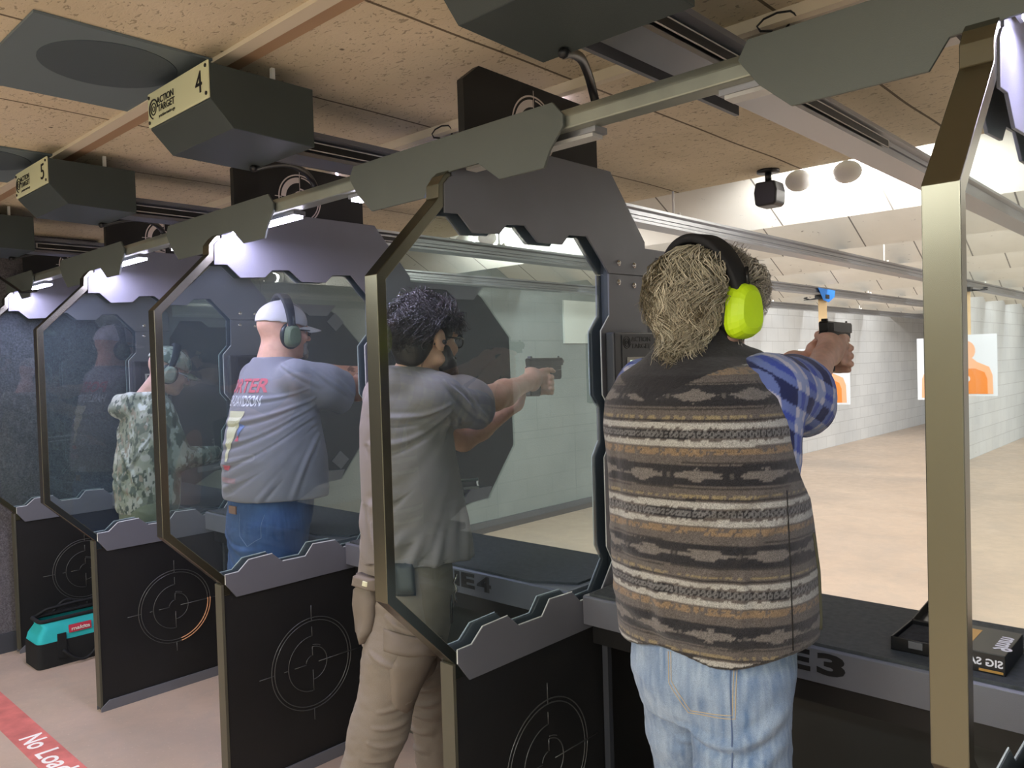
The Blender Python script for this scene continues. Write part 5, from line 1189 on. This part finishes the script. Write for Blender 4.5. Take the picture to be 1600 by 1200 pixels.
# hair, beard, glasses
S = SDF(c2-.2, c2+.2, .0055)
S.ell(c2+A2[2]*.040-A2[1]*.008, (.082, .104, .093), A2, .01); S.ell(c2-A2[1]*.062-A2[2]*.02, (.070, .045, .062), A2, .03)
S.plane_cut(c2+A2[1]*.060+A2[2]*.02, A2[1]*1.-A2[2]*.55)
for s in (-1, 1): S.ell(c2+A2[0]*s*.085-A2[1]*.004, (.030, .024, .036), A2, .006, 's')
vs, q = S.mesh(); vs = smooth(vs, q, 1); nv = vnormals(vs, q); vs = vs+nv*(snoise(vs, 90, 14, 2)*.005)[:, None]
hc = lambda n: L3('2a2325')*(n)
hair2 = mk('hair', vs, q, 'hair_c', P2, np.tile(L3('1a1617'), (len(vs), 1)))
reg = lambda d: (d[:, 2] > -.12) & ~((d[:, 1] > .62) & (d[:, 2] < .35)) & ~((np.abs(d[:, 0]) > .75) & (d[:, 2] < .08) & (d[:, 1] > -.3))
Pp, ci, d0 = grow(c2, A2, 2300, 12, .072, 13, reg, 130, .007, 1.3, rad0=(.084, .106, .098), cz=.040, flow=(0, -.3, -.6), frizz=.25, lift=.010, out=1.0, curl=.010)
def clear_ear(P):
    l = (P-c2)@A2.T; bad = ((np.abs(l[..., 0]) > .055) & (np.hypot((l[..., 1]+.008)/.026, (l[..., 2]-.002)/.038) < 1)).any(1) | ((l[..., 1] > .02) & (l[..., 2] < .02) & (np.abs(l[..., 0]) > .03)).any(1); return ~bad
kp = clear_ear(Pp); Pp = Pp[kp]; ci = ci[kp]
rv = rng.uniform(.5, 2.6, 130)[ci][:, None]; strands('hair_strands', None, Pp, .0018, L3('2a2325')[None]*rv, hair2)
Pp, ci, d0 = grow(c2, A2, 700, 9, .075, 23, lambda d: (d[:, 2] < .1) & (d[:, 2] > -.55) & (d[:, 1] < -.45), 60, .005, 1.2, rad0=(.078, .100, .092), cz=.030, flow=(0, -.1, -1), frizz=.10, lift=.010)
strands('hair_strands', None, Pp, .0014, L3('2a2325')[None]*rng.uniform(.7, 1.5, 60)[ci][:, None], hair2)
S = SDF(c2-.16, c2+.16, .0045)
for s in (-1, 1): S.chain([Ph2(s*.066, .026, -.028), Ph2(s*.056, .040, -.072), Ph2(s*.02, .078, -.098), Ph2(0, .084, -.10)], [.017, .026, .026, .026], .014); S.cap(Ph2(s*.030, .088, -.052), Ph2(0, .098, -.046), .010, .010, .006)
vs, q = S.mesh(); vs = smooth(vs, q, 1); nv = vnormals(vs, q); vs = vs+nv*(fbm(vs, 260, 4, 2)[:, None]-.4)*.006
mk('beard', vs, q, 'hair_c', P2, L3('261f20')*(.7+.8*fbm(vs, 300, 2, 2)[:, None]))
gl = MB()
for s in (-1, 1):
    ring = [Ph2(s*.034+.025*math.cos(a), .112-.006*abs(math.cos(a)), .002+.020*math.sin(a)) for a in np.linspace(0, 2*math.pi, 20, endpoint=False)]; gl.tube(ring, .0026, 6, True)
    gl.tube([Ph2(s*.060, .106, .008), Ph2(s*.076, .08, .010), Ph2(s*.081, .02, .012), Ph2(s*.080, -.012, .008), Ph2(s*.078, -.028, -.012)], .0027, 6)
gl.tube([Ph2(-.010, .114, .006), Ph2(0, .118, .010), Ph2(.010, .114, .006)], .0024, 6)
gl = gl.build('glasses', 'plastic_black', P2)
m = MB(); m.sphere(Ph2(.088, .004, -.004), .008); m.build('ear_plug', 'plastic_black', P2)
eyes(Ph2, P2)
pistol('pistol', T2, 'black pistol with light under the barrel, held by the bearded shooter', True)
# =================================================================== shooter in white cap, grey shirt with back print
W3 = (-3.05, 1.76, 0)
c3 = V3(-3.035, 1.832, 1.730); A3 = axes(-.12, .02)
T3 = frame_of((-3.055, 2.40, 1.585), (.0, 1, 0))
shR, elR, wrR = V3(-2.865, 1.80, 1.545), V3(-2.87, 2.09, 1.475), V3(-3.02, 2.300, 1.550)
shL, elL, wrL = V3(-3.245, 1.82, 1.545), V3(-3.27, 2.10, 1.535), V3(-3.115, 2.32, 1.545)
S = SDF((-3.40, 1.44, 0), (-2.74, 2.55, 1.90), .0055)
Ph3 = head(S, c3, A3, 1.0, c3+V3(-.005, -.05, -.17), .072)
S.loft([(.9, -3.05, 1.76, .17, .12), (1.1, -3.05, 1.77, .18, .15), (1.4, -3.05, 1.79, .18, .12), (1.55, -3.05, 1.79, .14, .09), (1.60, -3.045, 1.79, .08, .07)], .03)
for a, b, c_ in ((shR, elR, wrR), (shL, elL, wrL)): S.chain([a, b], [.050, .048], .03); S.chain([b, b+(c_-b)*.35, c_], [.050, .050, .031], .02)
grip_hands(S, T3, wrR, wrL, 1.1)
legs3 = [((-2.96, 1.72, .92), (-2.96, 1.70, .5), (-2.95, 1.66, .09)), ((-3.15, 1.74, .92), (-3.17, 1.74, .5), (-3.19, 1.74, .09))]
for h_, k_, a_ in legs3: S.chain([h_, k_, a_], [.09, .065, .045], .03); foot(S, a_, (0, 1, 0), .95)
def tattoo(v, c):
    m = (v[:, 1] > 2.12) & (v[:, 1] < 2.30) & (fbm(v, 55, 77, 2) > .60); c[m] *= .45; return c
P3 = body_obj(S, 'd3a08a', 'heavy set person in white cap, grey printed shirt and blue jeans aiming a pistol', W3, colfn=tattoo)
S = SDF((-3.42, 1.46, .95), (-2.70, 2.16, 1.68), .005)
TS = [(1.0, -3.055, 1.785, .225, .205), (1.06, -3.055, 1.785, .232, .212), (1.2, -3.055, 1.785, .232, .208), (1.32, -3.055, 1.785, .222, .185), (1.44, -3.055, 1.79, .215, .155), (1.53, -3.055, 1.79, .185, .122), (1.59, -3.05, 1.79, .125, .095), (1.625, -3.045, 1.79, .086, .080)]
S.loft(TS, .01, e=2.1)
dR = (elR-shR)/np.linalg.norm(elR-shR); dL = (elL-shL)/np.linalg.norm(elL-shL)
S.chain([shR+V3(-.012, -.01, -.010), shR+dR*.12+V3(0, 0, -.02), shR+dR*.24+V3(0, 0, -.03)], [.080, .090, .092], .03); S.chain([shL+V3(.012, 0, -.010), shL+dL*.20], [.080, .080], .04)
for a_, d_, e_ in ((shR, dR, .225), (shL, dL, .17)):
    S.plane_cut(a_+d_*e_, d_+V3(0, 0, .1), a_+d_*e_-.13, a_+d_*e_+.14); S.cap(a_+d_*(e_-.03)+V3(0, 0, -.028), a_+d_*(e_+.15)+V3(0, 0, -.028), .080, .085, .003, 's')
S.op(lambda x, y, z: z-(1.035-.05*np.clip(y-1.80, -.05, .2)+.0*x), (-3.42, 1.4, .9), (-2.7, 2.2, 1.1), .003, 's')
vs, q = S.mesh(); vs = smooth(vs, q, 2); nv = vnormals(vs, q)
ar = V3(-2.84, 1.86, 1.45)
FL = [(ar, (-3.20, 1.58, 1.36), .016, .008, .03), (ar+V3(0, -.01, -.03), (-3.25, 1.60, 1.26), .016, .009, .04), (ar+V3(.01, 0, -.06), (-3.22, 1.58, 1.17), .016, .009, .04), (ar+V3(.01, .01, -.08), (-3.10, 1.57, 1.09), .016, .009, .04), (ar+V3(.01, .02, -.09), (-2.90, 1.60, 1.04), .014, .008, .02), (ar+V3(.0, .03, -.10), (-2.83, 1.72, 1.04), .013, .007, 0),
      ((-2.90, 1.72, 1.60), (-2.80, 1.86, 1.50), .012, .005, 0), ((-2.82, 1.84, 1.57), (-2.76, 1.98, 1.45), .012, .005, 0), ((-2.81, 1.92, 1.56), (-2.77, 2.02, 1.44), .010, .005, 0), (ar+V3(0, -.02, .04), (-3.05, 1.62, 1.46), .013, .005, .02)]
vs = vs+nv*(folds(vs, nv, FL)+snoise(vs, 18, 28, 2)*.003)[:, None]
tee3 = mk('grey_t_shirt', vs, q, 'cloth', P3, np.tile(L3('86838e'), (len(vs), 1))); bv = bvh_of(vs, q)
pr_red = simple('print_red', 'c05a6a', .7); pr_wh = simple('print_white', 'd8d8e4', .7)
bx_, up_ = (1, -.15, 0), (0, 0, 1)
drape_text('PORTER', .078, (-3.10, 1.4, 1.482), bx_, up_, (.1, 1, 0), bv, pr_red, tee3, 'back_lettering', .0025, .30, .002)
drape_text('HARLEY-DAVIDSON', .062, (-3.11, 1.4, 1.425), bx_, up_, (.1, 1, 0), bv, pr_wh, tee3, 'back_lettering', .0025, .30, .0006)
def flat_patch(nm, poly, mat, z0):
    bm = bmesh.new(); vv = [bm.verts.new((x, 1.3, z)) for x, z in poly]; bm.faces.new(vv); bmesh.ops.triangulate(bm, faces=bm.faces)
    for _ in range(3):
        es = [e for e in bm.edges if e.calc_length() > .015]
        if es: bmesh.ops.subdivide_edges(bm, edges=es, cuts=1); bmesh.ops.triangulate(bm, faces=bm.faces)
    for v in bm.verts:
        h = bv.ray_cast(v.co, Vector((.1, 1, 0)).normalized()); 
        if h[0] is not None: v.co = h[0]-Vector((0, z0, 0))
        v.co -= Vector(tee3['_w'])
    me = bpy.data.meshes.new(nm); bm.to_mesh(me); bm.free(); me.materials.append(mat); o = link(bpy.data.objects.new(nm, me)); o.parent = tee3; o['_w'] = tee3['_w']
x_ = -3.105
flat_patch('back_print', [(x_-.06, 1.405), (x_+.07, 1.405), (x_+.055, 1.385), (x_+.02, 1.378), (x_+.04, 1.33), (x_+.03, 1.28), (x_+.012, 1.25), (x_+.008, 1.20), (x_-.015, 1.20), (x_-.02, 1.26), (x_-.035, 1.30), (x_-.03, 1.35), (x_-.02, 1.378), (x_-.05, 1.388)], simple('print_cream', 'cfcab0', .7), .0026)
flat_patch('back_print', [(x_+.045, 1.285), (x_+.07, 1.285), (x_+.06, 1.31)], pr_red, .0026)
flat_patch('back_print', [(x_-.03, 1.185), (x_+.03, 1.185), (x_+.02, 1.165), (x_-.025, 1.165)], pr_red, .0026)
flat_patch('back_print', [(x_+.05, 1.36), (x_+.085, 1.345), (x_+.06, 1.30), (x_+.055, 1.32)], simple('print_blue', '6c7cae', .7), .0026)
flat_patch('back_print', [(x_-.05, 1.115), (x_+.07, 1.115), (x_+.07, 1.135), (x_-.05, 1.135)], simple('print_faded', '9c8088', .7), .0026)
j3, bvj3 = jeans('blue_jeans', [(.72, -3.055, 1.73, .17, .13), (.90, -3.055, 1.745, .185, .155), (1.04, -3.055, 1.765, .195, .165), (1.07, -3.055, 1.765, .19, .16)], legs3, [.115, .108, .088, .072], denim_col('2c4674', '4c6a9c', 23, .9), P3, .0056, .035, .006, 33,
  [((-3.2, 1.6, .90), (-2.95, 1.58, .84), .02, .010, .03), ((-3.18, 1.62, .8), (-2.95, 1.6, .74), .02, .010, .03)], lo=(-3.36, 1.45, 0), hi=(-2.76, 2.02, 1.10))
m = MB(); 
h = bvj3.ray_cast(Vector((-3.07, 1.3, 1.0)), Vector((0, 1, 0)))[0]
m.obox(h+Vector((0, -.003, 0)), (1, 0, 0), (0, 1, 0), (0, 0, 1), .028, .003, .016); m.build('leather_patch', simple('leather_tan', '8a6a5a', .7), j3)
surf_line([(-3.02, 1.3, .99), (-3.02, 1.3, .90), (-2.97, 1.3, .86), (-2.90, 1.3, .90), (-2.90, 1.3, .99)], (0, 1, 0), bvj3, .0009, simple('blue_stitch', '8090b0', .8), j3, 'pocket_stitching', .0006)
shoes('shoe', [(legs3[0][2], (0, 1, 0)), (legs3[1][2], (0, 1, 0))], '2c2a28', P3)
def cap_hat(parent, c, A, colf, brim_col, name, sc=1., label=None):
    c = V3(*c); S = SDF(c-.22, c+.24, .0055)
    S.ell(c+A[2]*.040-A[1]*.004, np.array([.088, .112, .092])*sc, A, .01); S.plane_cut(c+A[2]*.028, -A[2]-A[1]*.10)
    S.ell(c+A[2]*.030-A[1]*.004, np.array([.080, .104, .080])*sc, A, .004, 's')
    vs, q = S.mesh(); vs = smooth(vs, q, 2); nv = vnormals(vs, q); vs = vs+nv*(snoise(vs, 45, 3, 2)*.0015)[:, None]
    o = mk(name, vs, q, 'canvas', parent, colf(vs))
    if label: o['label'] = label
    br = MB(); K, L_ = 15, 6; vsb = []
    for lay in (0, 1):
        for i in range(K):
            a = math.radians(-66+132*i/(K-1))
            for j in range(L_):
                t = j/(L_-1); x = .082*math.sin(a)*(1-.1*t); y = .098*math.cos(a)+t*.078*math.cos(a*.75)**.6; z = .030-.022*(abs(x)/.082)**2*1.0-.02*t-.003*lay
                vsb.append(c+sc*(A[0]*x+A[1]*y+A[2]*z))
    f = []; n_ = K*L_
    for i in range(K-1):
        for j in range(L_-1):
            a = i*L_+j; f += [(a, a+1, a+L_+1, a+L_), (n_+a, n_+a+L_, n_+a+L_+1, n_+a+1)]
    for i in range(K-1): a = i*L_+L_-1; f.append((a, n_+a, n_+a+L_, a+L_))
    br.add(vsb, f, True); br.build('brim', brim_col, o)
    m = MB(); m.sphere(c+sc*(A[2]*.132-A[1]*.004), .006); m.build('button', brim_col, o); return o
def cap3(v):
    c = np.tile(L3('cfc8cf'), (len(v), 1)); l = (v-c3)@A3.T; c[(np.abs(l[:, 0]-.01) > .030) & (np.abs(l[:, 0]) < .046) & (l[:, 1] > .0)] = L3('30323c'); return c
cap_hat(P3, c3+V3(0, 0, .004), A3, cap3, simple('cap_brim_pale', 'cfc8ca', .9), 'baseball_cap')
m = MB()
ear_muff(P3, c3+V3(0, 0, -.012), A3, None, simple('olive_cup', '5c6650', .6, 0, .4), 'dark headband with matt olive green cups', over=.160, dx=.090, cs=1.0, bw=.022)
S = SDF(c3-.16, c3+.16, .005); S.chain([Ph3(-.03, .088, -.085), Ph3(0, .094, -.098), Ph3(.03, .088, -.085)], [.014, .018, .014], .01); S.cap(Ph3(-.03, .093, -.05), Ph3(.03, .093, -.05), .008, .008, .006)
for s in (-1, 1): S.cap(Ph3(s*.04, .082, -.055), Ph3(s*.036, .08, -.09), .010, .012, .01)
vs, q = S.mesh(); mk('beard', vs+(vnormals(vs, q)*((fbm(vs, 250, 4, 2)-.4)*.005)[:, None]), q, 'hair_c', P3, np.tile(L3('8a8078'), (len(vs), 1)))
gl = MB()
for s in (-1, 1):
    gl.tube([Ph3(s*.012, .112, .012), Ph3(s*.05, .108, .012), Ph3(s*.066, .092, .006), Ph3(s*.05, .106, -.012), Ph3(s*.016, .112, -.012)], .0025, 6, True); gl.tube([Ph3(s*.066, .092, .006), Ph3(s*.080, .03, .008), Ph3(s*.080, -.01, .006)], .003, 6)
gl.tube([Ph3(-.012, .113, .008), Ph3(.012, .113, .008)], .0024, 6); gl.build('glasses', 'plastic_black', P3); eyes(Ph3, P3)
pistol('pistol', T3, 'black pistol held by the shooter in white cap, behind the near steel frame')
# =================================================================== person in camouflage
W4 = (-4.16, 1.72, 0)
c4 = V3(-4.10, 1.80, 1.580); A4 = axes(-.25, .38)
shR, elR, wrR = V3(-4.065, 1.735, 1.395), V3(-4.062, 1.84, 1.135), V3(-4.085, 2.045, 1.130)
shL, elL, wrL = V3(-4.32, 1.76, 1.39), V3(-4.34, 1.88, 1.14), V3(-4.24, 2.06, 1.10)
S = SDF((-4.50, 1.46, 0), (-3.84, 2.28, 1.74), .0058)
Ph4 = head(S, c4, A4, .96, V3(-4.155, 1.72, 1.45), .056)
S.loft([(.85, -4.17, 1.70, .14, .11), (1.1, -4.17, 1.70, .15, .11), (1.3, -4.17, 1.72, .15, .10), (1.42, -4.17, 1.72, .11, .08), (1.46, -4.16, 1.72, .06, .06)], .03)
for a, b, c_ in ((shR, elR, wrR), (shL, elL, wrL)): S.chain([a, b], [.048, .040], .03); S.chain([b, c_], [.040, .026], .02)
for wr, sd in ((wrR, 1), (wrL, -1)):
    f = V3(-.05*sd, .97, -.05); f /= np.linalg.norm(f); r_ = np.cross(f, V3(.3*sd, 0, 1)); r_ /= np.linalg.norm(r_); u_ = np.cross(r_, f)
    q0 = lambda x, y, z: wr+r_*x+f*y+u_*z
    S.ell(q0(0, .045, 0), (.020, .040, .036) if False else (.036, .042, .017), np.array([r_, f, u_]), .014)
    for j, x in enumerate((-.027, -.009, .009, .026)):
        L_ = (.066, .078, .072, .056)[j]; S.chain([q0(x, .078, 0), q0(x*1.05, .078+L_*.45, -.006), q0(x*1.02, .078+L_*.78, -.020), q0(x, .078+L_*.92, -.034)], [.0095, .0088, .0082, .0072], .005)
    S.chain([q0(-.028*sd, .02, -.004), q0(-.045*sd, .05, -.014), q0(-.042*sd, .082, -.022)], [.013, .0105, .009], .008)
legs4 = [((-4.08, 1.68, .86), (-4.08, 1.68, .47), (-4.08, 1.64, .09)), ((-4.25, 1.70, .86), (-4.26, 1.72, .47), (-4.27, 1.70, .09))]
for h_, k_, a_ in legs4: S.chain([h_, k_, a_], [.08, .055, .04], .03); foot(S, a_, (0, 1, 0), .9)
P4 = body_obj(S, 'c49c8c', 'person in camouflage hoodie and cap looking down at the bench, farthest left', W4)
def camo(v):
    n = len(v); c = np.tile(L3('9a9c8c'), (n, 1)); a = fbm(v*[1, 1, .6], 11, 41, 3); b = fbm(v, 19, 51, 3); d = fbm(v*[1, 1, .5], 34, 61, 3); e = fbm(v*[1, 1, .35], 60, 71, 2)
    c[a > .55] = L3('85887a'); c[b > .58] = L3('b4b2a8'); c[b < .40] = L3('767b6e'); c[d > .64] = L3('c2c3bc'); c[(d < .36)] = L3('646a5e'); c[(e > .66) & (a < .5)] = L3('9c8f80'); c[(e < .30)] = L3('565c54'); return c
S = SDF((-4.52, 1.42, .84), (-3.84, 2.10, 1.56), .0052)
S.loft([(.87, -4.165, 1.70, .170, .140), (.90, -4.165, 1.70, .172, .150), (1.02, -4.168, 1.705, .174, .155), (1.16, -4.17, 1.71, .170, .142), (1.30, -4.172, 1.715, .164, .128), (1.38, -4.172, 1.72, .150, .110), (1.44, -4.165, 1.725, .10, .088), (1.475, -4.15, 1.735, .080, .080)], .012, e=2.1)
for a, b, c_ in ((shR, elR, wrR), (shL, elL, wrL)): S.chain([a, b+V3(0, -.01, -.005)], [.066, .062], .03); S.chain([b+V3(0, -.01, -.005), c_+(c_-b)*-.02], [.062, .044], .02); d_ = (c_-b)/np.linalg.norm(c_-b); S.plane_cut(c_+d_*.0, d_, c_-.1, c_+.1); S.cap(c_-d_*.02, c_+d_*.1, .034, .036, .002, 's')
S.ell((-4.20, 1.625, 1.405), (.105, .075, .060), np.array([[.97, .22, 0], [-.2, .95, .22], [0, -.22, .97]]), .02); S.ell((-4.19, 1.66, 1.455), (.065, .055, .035), None, .015, 's'); S.chain([(-4.26, 1.70, 1.45), (-4.22, 1.60, 1.44), (-4.14, 1.62, 1.45), (-4.08, 1.72, 1.455)], [.028, .03, .03, .026], .015)
vs, q = S.mesh(); vs = smooth(vs, q, 2); nv = vnormals(vs, q)
FL = [((-4.25, 1.57, 1.32), (-4.05, 1.62, 1.02), .018, .010, 0), ((-4.02, 1.66, 1.25), (-4.14, 1.56, 1.02), .016, .009, 0), ((-4.3, 1.60, 1.10), (-4.05, 1.58, .98), .02, .009, .02), ((-4.0, 1.68, 1.36), (-3.97, 1.74, 1.16), .012, .008, 0), ((-4.22, 1.57, 1.2), (-4.22, 1.56, .95), .016, .008, 0)]
vs = vs+nv*(folds(vs, nv, FL)+snoise(vs, 26, 38, 2)*.004)[:, None]
mk('camouflage_hoodie', vs, q, 'canvas', P4, camo(vs))
jeans('olive_trousers', [(.68, -4.165, 1.69, .13, .10), (.84, -4.165, 1.70, .15, .125), (.92, -4.165, 1.70, .15, .125)], legs4, [.10, .095, .078, .066], lambda v, n: L3('7c806a')*(.9+.2*fbm(v, 9, 3, 2)[:, None]), P4, .006, .03, .006, 43, mat='canvas', lo=(-4.42, 1.46, 0), hi=(-3.90, 1.90, .95), cuff=.05)
shoes('shoe', [(legs4[0][2], (0, 1, 0)), (legs4[1][2], (0, 1, 0))], '3a3530', P4)
cap_hat(P4, c4+A4[2]*.002, A4, camo, simple('camo_brim', '6c705e', .9, 0, .3, 40, .5), 'camouflage_cap', .98)
ear_muff(P4, c4-A4[2]*.008, A4, None, simple('camo_cup', '84887a', .6, 0, .4, 30, .3), 'dark headband with mottled grey green cups', over=.150, dx=.086, sc=.95)
gl = MB()
for s in (-1, 1): gl.tube([Ph4(s*.012, .112, .012), Ph4(s*.05, .108, .012), Ph4(s*.066, .092, .004), Ph4(s*.05, .106, -.014), Ph4(s*.016, .112, -.014)], .0024, 6, True); gl.tube([Ph4(s*.066, .092, .006), Ph4(s*.080, .03, .008)], .0026, 6)
gl.build('glasses', simple('clear_frame', 'a8a8b0', .2), P4); eyes(Ph4, P4)
# small things on the benches
tag(MB().box(-4.02, -3.985, 2.10, 2.14, .866, .905).build('patch_box', simple('pale_box', 'c8d4d8', .5)), 'tiny pale box on the bench in front of the camouflage shooter', 'box')
tag(MB().box(-2.90, -2.875, 2.12, 2.13, .866, .874).build('small_cartridge_box', simple('pale_chip', 'd8d8dc', .5)), 'tiny white piece on the bench beside the shooter in white cap', 'cartridge box')
